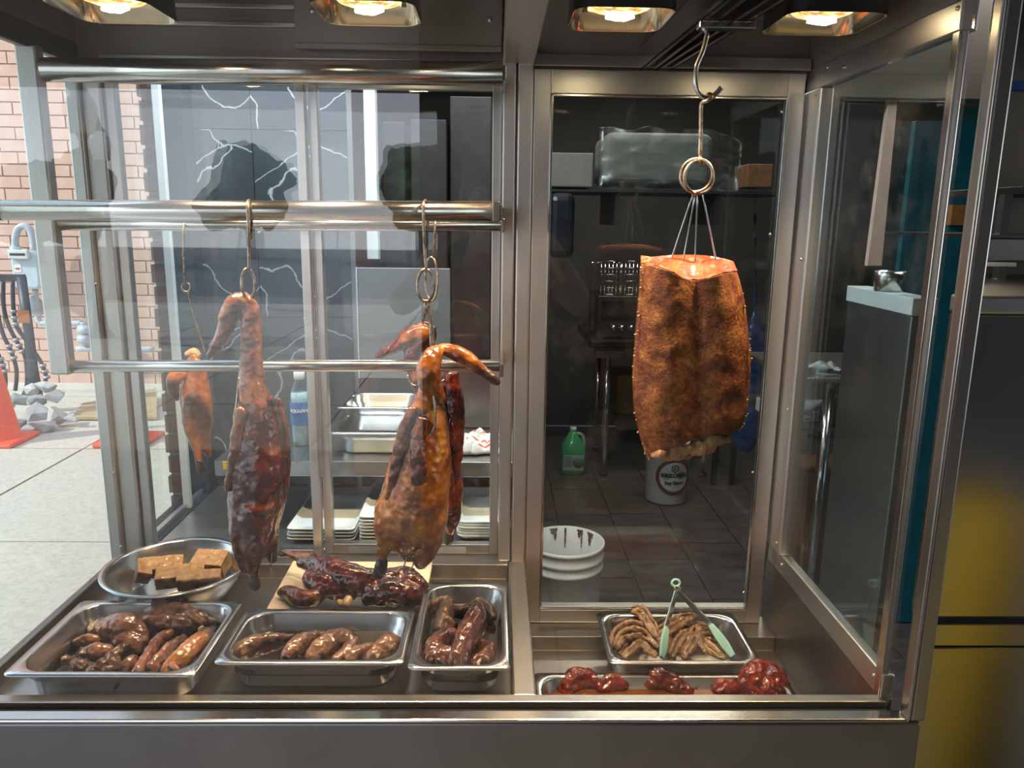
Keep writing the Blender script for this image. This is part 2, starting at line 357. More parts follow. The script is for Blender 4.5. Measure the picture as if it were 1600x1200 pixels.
# ================================================================ DISPLAY CASE
case = thing('display_case', 'stainless steel street-front display case with glass panes and sunken food wells', 'display case', (0, 1.45, 0))
def cp(name, boxes, m, bevel=.002, label=None):
    b = MB()
    for a in boxes: b.box(*a)
    return part(name, b, m, case, bevel, label=label)
cp('front_panel', [((-.93, 1.135, 0), (.712, 1.158, .792))], S_FRONT, .004)
cp('panel_cap', [((-.93, 1.133, .7925), (.690, 1.160, .800))], S_BAR, .003)
cp('glass_channel', [((-.92, 1.159, .77), (.675, 1.181, .788))], plain('channel_dark', (.03, .032, .036), .3, .4), .001)
cp('front_rail', [((XL - .03, 1.182, .70), (.676, 1.2035, .80))], S_WELL, .002)
cp('well_floor', [((XL, 1.2, .752), (.036, 1.716, .764))], S_WELL, .001)
cp('well_riser', [((XL, 1.716, .752), (.036, 1.722, .799))], S_WELL, .002)
cp('back_ledge', [((XL, 1.7165, .794), (.036, 1.78, .80))], S_WELL, .002)
cp('well_divider', [((.036, 1.2, .60), (.077, 1.74, .80))], S_WELL, .004)
cp('deep_well_floor', [((.077, 1.2, .59), (.672, 1.675, .602))], S_WELL, .001)
cp('deep_well_riser', [((.077, 1.675, .59), (.672, 1.681, .636))], S_WELL, .003)
cp('deep_well_ledge', [((.077, 1.6755, .63), (.672, 1.775, .637))], S_WELL, .002)
cp('well_side', [((.672, 1.19, .59), (.690, 1.775, .80))], S_D, .002)
# right side frame with pane
cp('side_rail', [((.668, 1.19, .80), (.69, 1.76, .846))], S_H, .003)
cp('side_rail', [((.664, 1.19, 1.873), (.69, 1.76, 1.918))], S_H, .003)
cp('side_stile', [((.660, 1.672, .846), (.69, 1.76, 1.873))], S_V, .004)
cp('side_stile', [((.666, 1.192, .80), (.680, 1.212, 2.02))], S_BAR, .002)
cp('side_pane', [((.676, 1.212, .846), (.682, 1.672, 1.873))], GLASS_S, 0)
cp('upper_side_panel', [((.668, 1.17, 1.918), (.69, 1.775, 2.08))], S_UP, .001)
# front right post
cp('corner_post', [((.690, 1.128, .80), (.7125, 1.165, 2.3)), ((.684, 1.128, .80), (.690, 1.150, 2.3))], S_WELL, .003)
# left side
cp('side_rail', [((XL - .012, 1.17, .75), (XL + .006, 1.76, .80))], S_D, .003)
cp('side_rail', [((XL - .012, 1.17, 1.905), (XL + .006, 1.78, 1.95))], S_D, .003)
cp('upper_side_panel', [((XL - .012, 1.17, 1.95), (XL + .004, 1.78, 2.08))], S_UP, .001)
cp('back_post', [((XL - .006, 1.725, .80), (-.868, 1.78, 1.905)), ((-.868, 1.74, .80), (-.829, 1.785, 1.905))], S_V, .004)
cp('side_pane', [((XL - .006, 1.19, .80), (XL - .001, 1.725, 1.905))], GLASS_S, 0)
# centre column and partition header
cp('centre_post', [((.012, 1.735, .80), (.0405, 1.775, 1.935))], S_V, .004)
cp('centre_post', [((.0435, 1.735, .637), (.0765, 1.775, 1.935))], S_V, .004)
cp('partition_header', [((.012, 1.17, 1.918), (.0775, 1.735, 1.96))], S_H, .003)
# top
cp('top_panel', [((XL - .012, 1.17, 2.08), (.69, 1.80, 2.10))], S_UP, .001)
cp('upper_back_panel', [((XL, 1.772, 1.905), (.668, 1.79, 2.08))], S_UP, .001)
cp('header', [((.0775, 1.74, 1.915), (.664, 1.775, 1.94))], S_H, .002)
cp('header', [((-.829, 1.745, 1.90), (.012, 1.771, 1.925)), ((-.829, 1.757, 1.985), (.012, 1.771, 1.995)), ((-.829, 1.757, 2.02), (.012, 1.771, 2.03))], S_H, .002)
px0 = PY(460, 50, 1.742); px1 = PY(783, 50, 1.742)
cp('cover_plate', [((px0[0], 1.742, 1.945), (.010, 1.748, 2.079)), ((px0[0], 1.735, 1.940), (.010, 1.748, 1.952))], S_UP, .002, label='bolted steel cover plate with a rolled lower lip')
cp('front_pane', [((XL - .01, 1.1685, .788), (.672, 1.1745, 2.09))], GLASS_F, 0)
cp('header', [((XL - .03, 1.15, 2.105), (.72, 1.18, 2.64))], S_D, 0)
def bolts(lst, axis, parent, r=.0035, name='bolt'):
    for p in lst:
        b = MB(); p = Vector([float(q) for q in p])
        d = {'-y': (0, -1, 0), '-x': (-1, 0, 0), 'x': (1, 0, 0), 'z': (0, 0, 1)}[axis]
        b.tube([p, p + Vector(d) * .002, p + Vector(d) * .0035], [r, r, r * .45], 10); part(name, b, BOLT, parent)
bolts([PY(488, 17, 1.742), PY(766, 31, 1.742)], '-y', case, .006)
bolts([PX(x, y, .660) for x, y in ((1275, 150), (1252, 405), (1231, 640), (1214, 848))], '-x', case)
bolts([PX(x, y, .664) for x, y in ((1294, 105), (1320, 105), (1497, 13))], '-x', case)
bolts([PX(x, y, .668) for x, y in ((1222, 882), (1366, 1055))], '-x', case)
bolts([(XL + .001 + .02, 1.724, z) for z in (.84, 1.02, 1.45, 1.87)], '-y', case)
# sliding doors of the left half
def door(name, label, x0, x1, z0, z1, y, sw, rb, rt, pane, cat='door'):
    d = thing(name, label, cat, ((x0 + x1) / 2, y, z0))
    for nm, a in (('stile', ((x0, y - .012, z0), (x0 + sw, y + .012, z1))), ('stile', ((x1 - sw, y - .012, z0), (x1, y + .012, z1))),
                  ('bottom_rail', ((x0 + sw, y - .012, z0), (x1 - sw, y + .012, z0 + rb))), ('top_rail', ((x0 + sw, y - .012, z1 - rt), (x1 - sw, y + .012, z1)))):
        b = MB(); b.box(*a); part(nm, b, S_V if nm == 'stile' else S_H, d, .002)
    b = MB(); b.box((x0 + sw, y - .002, z0 + rb), (x1 - sw, y + .003, z1 - rt)); part('pane', b, pane, d); return d
xm = PY(488, 400, 1.77)[0]
door('sliding_door', 'left sliding glass door behind the hanging ducks', -.826, xm, .80, 1.90, 1.764, .0205, .02, .03, GLASS)
door('sliding_door', 'right sliding glass door beside the centre steel column', xm + .001, .011, .80, 1.90, 1.7895, .0205, .024, .03, GLASS)
b = MB(); p = PY(545, 862, 1.776); q = PY(728, 874, 1.776); b.box((p[0], 1.7755, .801), (q[0], 1.7765, .818)); solo('tape_strip', b, plain('pale_tape', (.55, .58, .62), .5, var=.1), 'pale tape strip stuck along the bottom rail of the right sliding door', 'tape')
rd = door('service_door', 'steel framed glass service door behind the hanging pork belly', .078, .655, .6385, 1.91, 1.752, .036, .042, .05, GLASS)
b = MB()
for a in (((.114, 1.736, .68), (.119, 1.744, 1.86)), ((.6135, 1.732, .68), (.619, 1.744, 1.86)), ((.114, 1.732, .675), (.619, 1.744, .68)), ((.114, 1.736, 1.855), (.619, 1.744, 1.86))): b.box(*a)
part('glazing_bead', b, S_BAR, rd, .001)
bolts([PY(x, y, 1.738) for x, y in ((855, 951), (1005, 946), (1134, 950), (1162, 925), (1176, 738), (1203, 366), (1222, 175))], '-y', rd, .0035)
# hanging rack
rack = thing('hanging_rack', 'polished steel tube rack crossing the left half of the case', 'rack', (-.43, 1.6, 1.25))
def bar(name, px, py0, py1, Y, r, x1=.010):
    p = PY(px, py0, Y); q = PY(779, py1, Y); b = MB(); b.cyl((p[0], Y, p[2]), (x1, Y, q[2]), r, 24); return part(name, b, S_BAR, rack), p, q
bar('top_bar', 70, 109, 115, 1.60, .0225)
_, p2, q2 = bar('middle_bar', 95, 350, 351, 1.60, .013)
bar('lower_bar', 105, 572, 571, 1.60, .0125)
pL = PY(100, 575, 1.60)
b = MB(); b.box((pL[0] - .022, 1.585, 1.275), (pL[0] + .018, 1.615, 1.91)); part('upright', b, S_V, rack, .004)
for z in (1.874, 1.587, 1.292): b = MB(); b.box((.0105, 1.588, z - .014), (.018, 1.735, z + .014)); part('wall_bracket', b, S_D, rack, .002)
big = thing('hanging_bar', 'thick polished steel bar in front of the rack, ducks hooked over it', 'bar', (-.43, 1.42, 1.6))
p = PY(3, 328, 1.42); q = PY(772, 330, 1.42); b = MB(); b.cyl((p[0], 1.42, p[2]), (q[0], 1.42, q[2]), .0178, 28); part('tube', b, S_BAR, big)
b = MB(); b.box((q[0] - .003, 1.40, q[2] - .019), (q[0] + .010, 1.44, q[2] + .017)); b.box((q[0] + .0105, 1.408, q[2] - .012), (q[0] + .0145, 1.734, q[2] + .012)); part('end_bracket', b, S_D, big, .002)
b = MB(); b.cyl((p[0] - .004, 1.42, p[2]), (p[0], 1.42, p[2]), .0182, 24); part('end_cap', b, S_D, big)
# ceiling tracks
for (x0, x1) in ((1017, 1132), (1046, 1192)):
    zc = 1.912; A = PZ(x0, 95, zc); Bq = PZ(x1, 0, zc); A = A + (A - Bq) / np.linalg.norm(A - Bq) * (1.765 - A[1]); d = (Bq - A); Bq = A + d * 1.35
    Bq = A + d * ((1.19 - A[1]) / d[1])
    dv = Vector(Bq - A); L = dv.length; dv.normalize(); sd = Vector((dv.y, -dv.x, 0)).normalized()
    if sd.x < 0: sd = -sd
    b = MB(); w = .034
    def quadbar(o0, o1, z0, z1):
        a0 = Vector(A) + sd * o0; a1 = Vector(A) + sd * o1; c0 = a0 + dv * L; c1 = a1 + dv * L
        b.add([(a0.x, a0.y, z0), (a1.x, a1.y, z0), (c1.x, c1.y, z0), (c0.x, c0.y, z0), (a0.x, a0.y, z1), (a1.x, a1.y, z1), (c1.x, c1.y, z1), (c0.x, c0.y, z1)],
              [(3, 2, 1, 0), (4, 5, 6, 7), (0, 1, 5, 4), (1, 2, 6, 5), (2, 3, 7, 6), (3, 0, 4, 7)])
    quadbar(0, .003, zc, zc + .05); quadbar(w - .003, w, zc, zc + .05); quadbar(0, w, zc + .047, zc + .05); quadbar(0, .010, zc, zc + .003); quadbar(w - .010, w, zc, zc + .003)
    part('hanging_track', b, S_PAN, case)
b = MB(); c = PZ(1125, 38, 1.908); b.box((c[0] - .035, c[1] - .012, 1.900), (c[0] + .055, c[1] + .012, 1.911)); part('track_clamp', b, CHROME, case, .002)
# right counter beyond the post
ctr = thing('pass_counter', 'black and brushed steel pass counter right of the corner post', 'counter', (1.1, 1.5, 0))
zt = PY(1540, 460, 1.22)[2]; zj = PY(1530, 968, 1.20)[2]; zk = PY(1520, 1006, 1.20)[2]
b = MB(); b.box((.722, 1.20, zj + .003), (2.0, 1.225, zt - .03)); part('upper_panel', b, S_BLACK, ctr, .003)
b = MB(); b.box((.722, 1.19, 0), (2.0, 1.215, zk - .001)); part('lower_panel', b, S_BLACK, ctr, .003)
b = MB(); b.box((.722, 1.19, zk + .001), (2.0, 1.215, zj - .003)); part('joint_strip', b, S_BLACK, ctr, .002)
b = MB(); b.box((.716, 1.188, 0), (.7215, 1.20, zt - .03)); part('edge_trim', b, S_BAR, ctr, .001, label='bright steel edge trim')
b = MB(); b.poly([(.722, 1.19, zt - .028), (2.0, 1.19, zt - .028), (2.0, 1.75, zt - .028), (1.09, 1.75, zt - .028), (.75, 1.228, zt - .028), (.722, 1.228, zt - .028)], (0, 0, .028)); part('worktop', b, S_H, ctr, .004)
b = MB(); b.box((1.4, 1.225, 0), (1.42, 1.75, zt - .03)); part('support_panel', b, S_BLACK, ctr)
# ================================================================ HEAT LAMPS
def rrect(w, d, r, z, n=5, cx=0, cy=0):
    P = []
    for (sx, sy, a0) in ((1, 1, 0), (-1, 1, 90), (-1, -1, 180), (1, -1, 270)):
        for k in range(n + 1):
            a = math.radians(a0 + 90 * k / n); P.append((cx + sx * (w / 2 - r) + r * math.cos(a), cy + sy * (d / 2 - r) + r * math.sin(a), z))
    return P
GOLD = plain('lamp_reflector', (.95, .80, .58), .16, 1., var=.05)
SHADE = plain('lamp_shade_steel', (.10, .095, .09), .3, .8, var=.15)
m, t, b_ = newmat('lamp_lens'); b_.inputs['Base Color'].default_value = (.9, .7, .4, 1); b_.inputs['Roughness'].default_value = .1
rr, nn = ramp_noise(t, [(.38, (.22, .09, .02)), (.5, (.85, .42, .10)), (.64, (1, .88, .6))], 42, 3, (1, 2.2, 1), dist=1.5)
t.links.new(rr.outputs[0], b_.inputs['Emission Color']); b_.inputs['Emission Strength'].default_value = 1.8; LENS = m
FIL = plain('lamp_filament', (1, .9, .7), .5, emit=((1, .82, .5), 40.))
ZL = 1.923
lamp_words = ['leftmost square heat lamp above the smoked chicken and long duck', 'square heat lamp hanging before the bolted cover plate', 'square heat lamp left of the ceiling tracks', 'square heat lamp right of the ceiling tracks, nearest the corner post']
for i, (px, py) in enumerate(((212, 37), (587, 40), (957, 49), (1255, 55))):
    pb = PZ(px, py, ZL); s = .163; cx, cy = pb[0], pb[1] - s / 2
    L = thing('heat_lamp', lamp_words[i], 'lamp', (cx, cy, ZL))
    b = MB()
    b.rings([rrect(s, s, .03, ZL, 5, cx, cy), rrect(s * .97, s * .97, .03, ZL + .05, 5, cx, cy), rrect(s * .9, s * .9, .03, ZL + .12, 5, cx, cy), rrect(s * .88, s * .88, .03, 2.079, 5, cx, cy)], (False, True)); part('shade', b, SHADE, L)
    b = MB(); b.rings([rrect(s * .995, s * .995, .03, ZL - .001, 5, cx, cy), rrect(s * .965, s * .965, .03, ZL, 5, cx, cy), rrect(s * .90, s * .90, .035, ZL + .045, 5, cx, cy), rrect(s * .8, s * .8, .04, ZL + .075, 5, cx, cy)][::-1], (True, False)); part('reflector', b, GOLD, L)
    b = MB(); b.lathe([(.001, .0), (.026, .002), (.048, .009), (.064, .022), (.069, .036), (.055, .06)], (cx, cy, ZL + .008), 28); part('bulb_lens', b, LENS, L)
    b = MB(); b.tube([(cx - .022, cy + .01, ZL + .006), (cx - .007, cy + .004, ZL + .004), (cx + .008, cy + .008, ZL + .004), (cx + .024, cy + .002, ZL + .006)], [.003, .005, .005, .003], 8); part('filament', b, FIL, L)
    for k in range(3):
        b = MB(); xx = cx + (-.05, .0, .05)[k]; b.box((xx - .004, cy + s * .44, ZL + .028), (xx + .004, cy + s * .452, ZL + .036)); part('vent_slot', b, BLACK, L)
    d = bpy.data.lights.new('heat_lamp_light', 'SPOT'); d.energy = 32.0; d.spot_size = 1.95; d.spot_blend = .7; d.color = (1, .72, .44); d.shadow_soft_size = .05
    o = bpy.data.objects.new('heat_lamp_light', d); COL.objects.link(o); o.parent = L; o.location = (0, 0, -.012)
# ================================================================ ROAST BIRDS
SK_RED = food('duck_skin_mahogany', [(.30, (.012, .003, .002)), (.46, (.05, .008, .004)), (.58, (.13, .022, .007)), (.72, (.28, .065, .015))], 22, .22, 1., .6, 260)
SK_AMB = food('duck_skin_amber', [(.28, (.05, .010, .004)), (.43, (.20, .055, .009)), (.55, (.36, .13, .018)), (.72, (.50, .22, .035))], 20, .26, .8, .5, 260)
SK_DARK = food('duck_skin_dark', [(.3, (.016, .005, .004)), (.48, (.09, .022, .009)), (.7, (.27, .085, .03))], 45, .3, .7, .9, 240)
SK_PALE = food('duck_skin_tan', [(.3, (.13, .045, .02)), (.5, (.30, .13, .06)), (.7, (.46, .25, .13))], 40, .35, .5, .7, 240)
SK_NECK = food('duck_neck_skin', [(.3, (.09, .03, .018)), (.5, (.21, .085, .05)), (.7, (.32, .17, .105))], 34, .3, .7, .7, 240)
SK_CHIC = food('chicken_skin_brown', [(.3, (.12, .035, .01)), (.5, (.29, .10, .028)), (.7, (.42, .18, .055))], 36, .3, .7, .5, 260)
CHAR = food('charred_skin', fine=2.2, stops=[(.3, (.01, .008, .007)), (.6, (.04, .02, .014)), (.8, (.12, .05, .03))], scale=40, rough=.35, coat=.5, bs=0.78, bscale=264)
BONE = food('bone_tip', fine=2.2, stops=[(.3, (.45, .30, .14)), (.7, (.68, .52, .30))], scale=40, rough=.4, coat=.3, bs=0.39, bscale=198)
def bird(name, label, Y, body, m, parts, cat='roast bird', voxel=.0036, disp=.003):
    mb = MB()
    for ch in body: limb(mb, pxchain(ch, Y))
    c = center(mb)
    r = thing(name, label, cat, c)
    organic(part('body', mb, m, r), voxel, 4, disp * 2.2, .028, .0028, .009)
    for nm, chs, pm, lb in parts:
        mb = MB()
        for ch in chs: limb(mb, pxchain(ch, Y, .55 if nm == 'wing' else .85))
        organic(part(nm, mb, pm, r, label=lb), voxel * .8, 2, disp * 1.8, .018, .002, .007)
    return r
def hookline(name, label, pts, r, Y=None, cat='hook', extra=()):
    t = thing(name, label, cat, PY(pts[0][0], pts[0][1], Y + (pts[0][2] if len(pts[0]) > 2 else 0)))
    w = [PY(p[0], p[1], Y + (p[2] if len(p) > 2 else 0)) for p in pts]
    b = MB(); b.tube([tuple(q) for q in spline(w, 5)], r, 10); part('shank', b, HOOKM, t)
    for nm, ps in extra:
        b = MB()
        if nm == 'ring':
            (cx, cy, rx, ry, dy, tw) = ps; c = PY(cx, cy, Y + dy); s = mpp(c)
            b.tube([(c[0] + rx * s * math.cos(a) * math.cos(tw), c[1] + rx * s * math.cos(a) * math.sin(tw), c[2] + ry * s * math.sin(a)) for a in [k * math.pi / 14 for k in range(28)]], r, 8, closed=True)
        else:
            b.tube([tuple(q) for q in spline([PY(p[0], p[1], Y + (p[2] if len(p) > 2 else 0)) for p in ps], 5)], r * .9, 8)
        part(nm, b, HOOKM, t)
    return t
# duck on the left
bird('roast_duck', 'long mahogany roast duck with curled neck hanging left of the door stile', 1.41,
     [[(394, 575, 14), (394, 595, 17), (400, 630, 28), (403, 680, 38), (402, 730, 44), (401, 780, 44), (397, 820, 38), (397, 850, 28), (398, 872, 15)],
      [(386, 780, 26, -.012), (378, 830, 20, -.02), (378, 868, 13, -.02), (382, 886, 9, -.02), (384, 895, 6, -.02)],
      [(402, 790, 30, -.02), (398, 850, 20, -.03), (397, 880, 12, -.03), (396, 900, 8, -.03), (397, 906, 8, -.03)],
      [(418, 820, 18, .015), (424, 855, 12, .015), (426, 876, 7, .01)],
      ],
     SK_RED,
     [('wing', [[(378, 640, 9, -.03), (371, 670, 9, -.035), (365, 710, 9, -.035), (358, 750, 7, -.03), (355, 768, 5, -.03)]], SK_NECK, 'pale reddish left wing'),
      ('wing', [[(430, 625, 10, 0), (439, 670, 12, 0), (444, 720, 11, 0), (443, 760, 9, 0), (437, 795, 6, 0)]], SK_DARK, None),
      ('leg_end', [[(396, 898, 8, -.03), (397, 912, 10, -.03), (397, 917, 8, -.03)]], CHAR, 'charred leg end'),
      ('neck', [[(402, 665, 20, -.012), (397, 630, 24, -.008), (393, 590, 20, -.002), (393, 545, 17), (392, 510, 17), (391, 484, 15), (382, 470, 14), (367, 474, 15), (358, 490, 15), (352, 512, 13), (345, 530, 12), (334, 546, 8), (327, 556, 6)]], SK_NECK, 'pale reddish neck and head')])
hookline('duck_hook', 'steel hook with oval ring holding the long mahogany duck', [(392, 372, .0), (393, 345, .02), (392, 322, .026), (389, 313, 0), (387, 320, -.024), (388, 350, -.026), (389, 390, -.022), (389, 421, -.018)], .0028, 1.42,
         extra=[('ring', (388, 444, 10, 24, -.016, .5)), ('shank_lower', [(391, 466, -.016), (396, 490, 0), (393, 520, .01)]), ('barb', [(374, 590, -.02), (370, 630, -.03), (366, 655, -.03), (371, 672, -.03), (378, 678, -.02)])])
hookline('tail_skewer', 'thin curled skewer through the tail of the long mahogany duck', [(425, 864, 0), (423, 880, -.004), (420, 893, -.004), (423, 900, -.004), (425, 896, -.004), (422, 888, -.004)], .0014, 1.415, 'skewer')
# duck on the right, in front
bird('roast_duck', 'amber roast duck hanging in front of another duck by the centre column', 1.41,
     [[(676, 590, 14), (672, 615, 20), (667, 650, 33), (661, 690, 42), (654, 740, 50), (647, 785, 55), (643, 820, 53), (641, 845, 42), (640, 862, 20)],
      [(612, 790, 25, -.014), (603, 830, 19, -.02), (600, 858, 11, -.02), (598, 872, 8, -.02)],
      [(668, 810, 32, -.01), (664, 850, 25, -.01), (659, 874, 16, -.01), (656, 886, 8, -.01)],
      [(690, 630, 7, -.01), (682, 612, 14, -.02), (671, 598, 19, -.026), (670, 575, 20, -.026), (677, 556, 15, -.02), (690, 546, 10, -.005), (705, 548, 12, 0), (722, 556, 14, 0), (738, 567, 12, 0), (752, 578, 9, 0), (766, 588, 8, 0), (776, 596, 6, 0)]],
     SK_AMB,
     [('wing', [[(648, 640, 12, -.03), (634, 675, 14, -.035), (624, 715, 13, -.035), (614, 760, 10, -.035), (606, 790, 6, -.03)]], SK_DARK, None),
      ('wing', [[(660, 655, 11, -.035), (653, 690, 14, -.04), (655, 730, 14, -.045), (650, 760, 11, -.045), (648, 768, 8, -.045)]], SK_DARK, None),
      ('leg_end', [[(598, 876, 9, -.02), (594, 890, 11, -.02), (590, 899, 8, -.02)]], CHAR, 'charred leg end'),
      ('head', [[(700, 547, 11, -.006), (720, 556, 13, -.006), (738, 567, 11, -.006), (752, 577, 8, -.004)]], SK_AMB, None),
      ('bill', [[(742, 573, 9, -.003), (756, 583, 8.5, -.004), (770, 592, 8, -.004), (778, 598, 6, -.004)]], CHAR, 'dark charred bill')])
hookline('duck_hook', 'steel hook and oval ring carrying the amber duck in front', [(668, 352, .02), (667, 330, .024), (666, 314, 0), (662, 320, -.024), (662, 350, -.026), (664, 395, -.02), (666, 420, -.018)], .0028, 1.42,
         extra=[('ring', (665, 446, 13, 25, -.016, .25)), ('shank_lower', [(667, 470, -.016), (664, 478, -.016), (671, 500, -.016), (673, 530, -.02), (675, 560, -.03)]), ('shank_lower', [(669, 470, -.012), (674, 500, -.012), (678, 540, -.01)]), ('barb', [(677, 612, -.04), (680, 640, -.045), (679, 665, -.045), (674, 678, -.045), (668, 681, -.045)])])
hookline('tail_skewer', 'curled skewer between the thighs of the amber duck', [(636, 866, -.02), (634, 876, -.025), (631, 886, -.028), (634, 892, -.028), (640, 890, -.028), (645, 884, -.028), (646, 878, -.025)], .0014, 1.41, 'skewer')
# duck behind
bird('roast_duck', 'red roast duck hanging behind the amber duck, bill pointing left', 1.665,
     [[(668, 600, 12), (685, 640, 22), (692, 690, 26), (698, 740, 25), (702, 780, 22), (704, 812, 15), (705, 832, 8)],
      [(662, 620, 12), (652, 590, 13), (643, 562, 12), (648, 545, 13), (664, 530, 14), (668, 518, 15), (655, 518, 14), (640, 525, 14), (626, 536, 12), (612, 545, 9), (598, 552, 7), (588, 557, 5)],
      [(690, 600, 12), (702, 600, 13), (705, 570, 9)]],
     SK_RED,
     [('wing', [[(706, 585, 12, -.02), (712, 630, 14, -.02), (713, 680, 13, -.02), (711, 720, 11, -.02), (708, 742, 7, -.02)]], SK_RED, None),
      ('wing', [[(690, 660, 9, -.04), (694, 710, 11, -.04), (700, 760, 11, -.04), (703, 800, 8, -.04)]], SK_RED, None),
      ('head', [[(668, 520, 14, -.004), (655, 520, 14, -.005), (640, 527, 13.5, -.005), (628, 536, 10, -.004)]], SK_AMB, None),
      ('leg_end', [[(703, 832, 7), (701, 842, 8), (699, 848, 6)]], CHAR, 'charred leg end')], voxel=.004)
hookline('duck_hook', 'steel hook of the red duck hanging behind, hung from the middle rack tube', [(684, 352, .015), (682, 340, 0), (680, 352, -.014), (679, 378, -.01), (677, 402, 0)], .0025, 1.602,
         extra=[('ring', (674, 436, 11, 34, .01, -.4)), ('shank_lower', [(672, 470, .02), (664, 490, .03), (660, 505, .05)]), ('barb', [(637, 586, .05), (640, 597, .05), (648, 602, .05), (656, 598, .05)])])
# smoked chicken far left
bird('smoked_chicken', 'small brown half chicken hanging far left beside the brick pier', 1.665,
     [[(303, 556, 7), (304, 580, 18), (306, 620, 24), (310, 655, 23), (316, 685, 14), (322, 700, 9), (326, 712, 5)],
      [(300, 625, 15, -.015), (296, 655, 12, -.02), (301, 685, 8, -.02), (308, 705, 6, -.02), (311, 722, 6, -.02)]],
     SK_CHIC,
     [('wing', [[(285, 582, 10, -.02), (272, 592, 12, -.03), (271, 610, 9, -.03), (276, 624, 5, -.03)]], SK_CHIC, None),
      ('neck_stub', [[(292, 554, 5), (302, 550, 7), (311, 555, 5)]], BONE, 'yellow neck stub'),
      ('leg_end', [[(311, 720, 6, -.02), (313, 731, 7, -.02), (314, 738, 5, -.02)]], CHAR, 'dark leg end')], voxel=.0034, disp=.002)
hookline('chicken_hook', 'long thin hook of the brown half chicken', [(291, 352, .02), (290, 340, 0), (287, 355, -.016), (287, 380, -.012), (287, 402, -.006)], .0024, 1.602,
         extra=[('shank_lower', [(287, 402, -.006), (288, 425, 0), (289, 445, .01)]), ('ring', (291, 449, 6, 7, .012, .3)), ('shank_lower', [(294, 455, .015), (302, 490, .03), (313, 525, .045), (320, 550, .055)])])
# ================================================================ PORK BELLY
m, t, b_ = newmat('crackling_skin'); b_.inputs['Roughness'].default_value = .5; b_.inputs['Coat Weight'].default_value = .15
r1, n1 = ramp_noise(t, [(.28, (.055, .013, .007)), (.44, (.21, .055, .015)), (.58, (.40, .15, .035)), (.74, (.70, .36, .10))], 24, 10, dist=.8, rough=.68)
r2, n2 = ramp_noise(t, [(.35, (.5, .42, .38)), (.6, (1, 1, 1))], 150, 3)
mx = t.nodes.new('ShaderNodeMix'); mx.data_type = 'RGBA'; mx.blend_type = 'MULTIPLY'; mx.inputs['Factor'].default_value = .8
t.links.new(r1.outputs[0], mx.inputs['A']); t.links.new(r2.outputs[0], mx.inputs['B']); t.links.new(mx.outputs['Result'], b_.inputs['Base Color'])
bump(t, b_, 230, .8, .002, 4); CRACK = m
FATM = food('pork_cut_orange', fine=2.2, stops=[(.3, (.15, .016, .004)), (.5, (.27, .045, .010)), (.72, (.38, .10, .03))], scale=22, rough=.4, coat=.4, bs=0.65, bscale=154, stretch=(1, 1, 3))
SHRED = food('pork_shredded', fine=2.2, stops=[(.25, (.22, .10, .04)), (.5, (.48, .28, .13)), (.75, (.66, .48, .28))], scale=40, rough=.5, coat=.2, bs=1.04, bscale=198, stretch=(2, 1, 1))
pork = thing('pork_belly', 'slab of crackling roast pork belly hanging in the right half', 'pork belly', PY(1082, 560, 1.40))
Lx = [(1003, 412), (1000, 450), (996, 500), (993, 545), (990, 590), (992, 640), (1000, 680), (1010, 712), (1016, 719)]
Rx = [(1152, 424), (1159, 450), (1166, 490), (1171, 535), (1173, 570), (1170, 620), (1166, 650), (1160, 668), (1152, 676)]
NU, NV = 44, 64
def edge(E, v): S = spline(E, 8); return S[min(len(S) - 1, int(v * (len(S) - 1) + .5))]
front = []; back = []
for j in range(NV + 1):
    v = j / NV; l = edge(Lx, v); r = edge(Rx, v); rf = []; rb = []
    for i in range(NU + 1):
        u = i / NU; x = l[0] + (r[0] - l[0]) * u; y = l[1] + (r[1] - l[1]) * u
        fold = -math.exp(-((u - .56) / .06) ** 2) * (.25 + .3 * v) + .9 * math.exp(-((u - .3) / .2) ** 2) + .9 * math.exp(-((u - .8) / .16) ** 2)
        y += 22 * math.exp(-((u - .54) / .28) ** 2) * max(0, 1 - v * 4) * .9
        y += (v ** 7) * (-11 * math.sin(math.pi * u) + 2.5 * math.sin(u * 23))
        yo = -.018 * fold * (1 - .7 * v) - .012 * math.sin(math.pi * u) + .02 * (abs(u - .5) * 2) ** 6
        p = PY(x, y, 1.40 + yo); n = mnoise.noise(Vector(p) * 28) * .0035 + mnoise.noise(Vector(p) * 90) * .0012
        rf.append((p[0], p[1] + n, p[2])); q = PY(x, y - (16 if v < .02 else 0), 1.40 + yo + .042)
        rb.append((p[0] + (p[0] - pork.location.x) * -.03, p[1] + n + .044 - .012 * (abs(u - .5) * 2) ** 4, p[2] + .014 * max(0, 1 - v * 12)))
    front.append(rf); back.append(rb)
b = MB(); W = NU + 1
vs = [p for rw in front for p in rw] + [p for rw in back for p in rw]; fs = []; B0 = (NV + 1) * W
for j in range(NV):
    for i in range(NU):
        fs.append((j * W + i, (j + 1) * W + i, (j + 1) * W + i + 1, j * W + i + 1)); fs.append((B0 + j * W + i, B0 + j * W + i + 1, B0 + (j + 1) * W + i + 1, B0 + (j + 1) * W + i))
    fs.append((j * W, B0 + j * W, B0 + (j + 1) * W, (j + 1) * W)); fs.append((j * W + NU, (j + 1) * W + NU, B0 + (j + 1) * W + NU, B0 + j * W + NU))
for i in range(NU): fs.append((NV * W + i, B0 + NV * W + i, B0 + NV * W + i + 1, NV * W + i + 1)); fs.append((i, i + 1, B0 + i + 1, B0 + i))
b.add(vs, fs, True); part('crackling', b, CRACK, pork)
b = MB(); K = 7
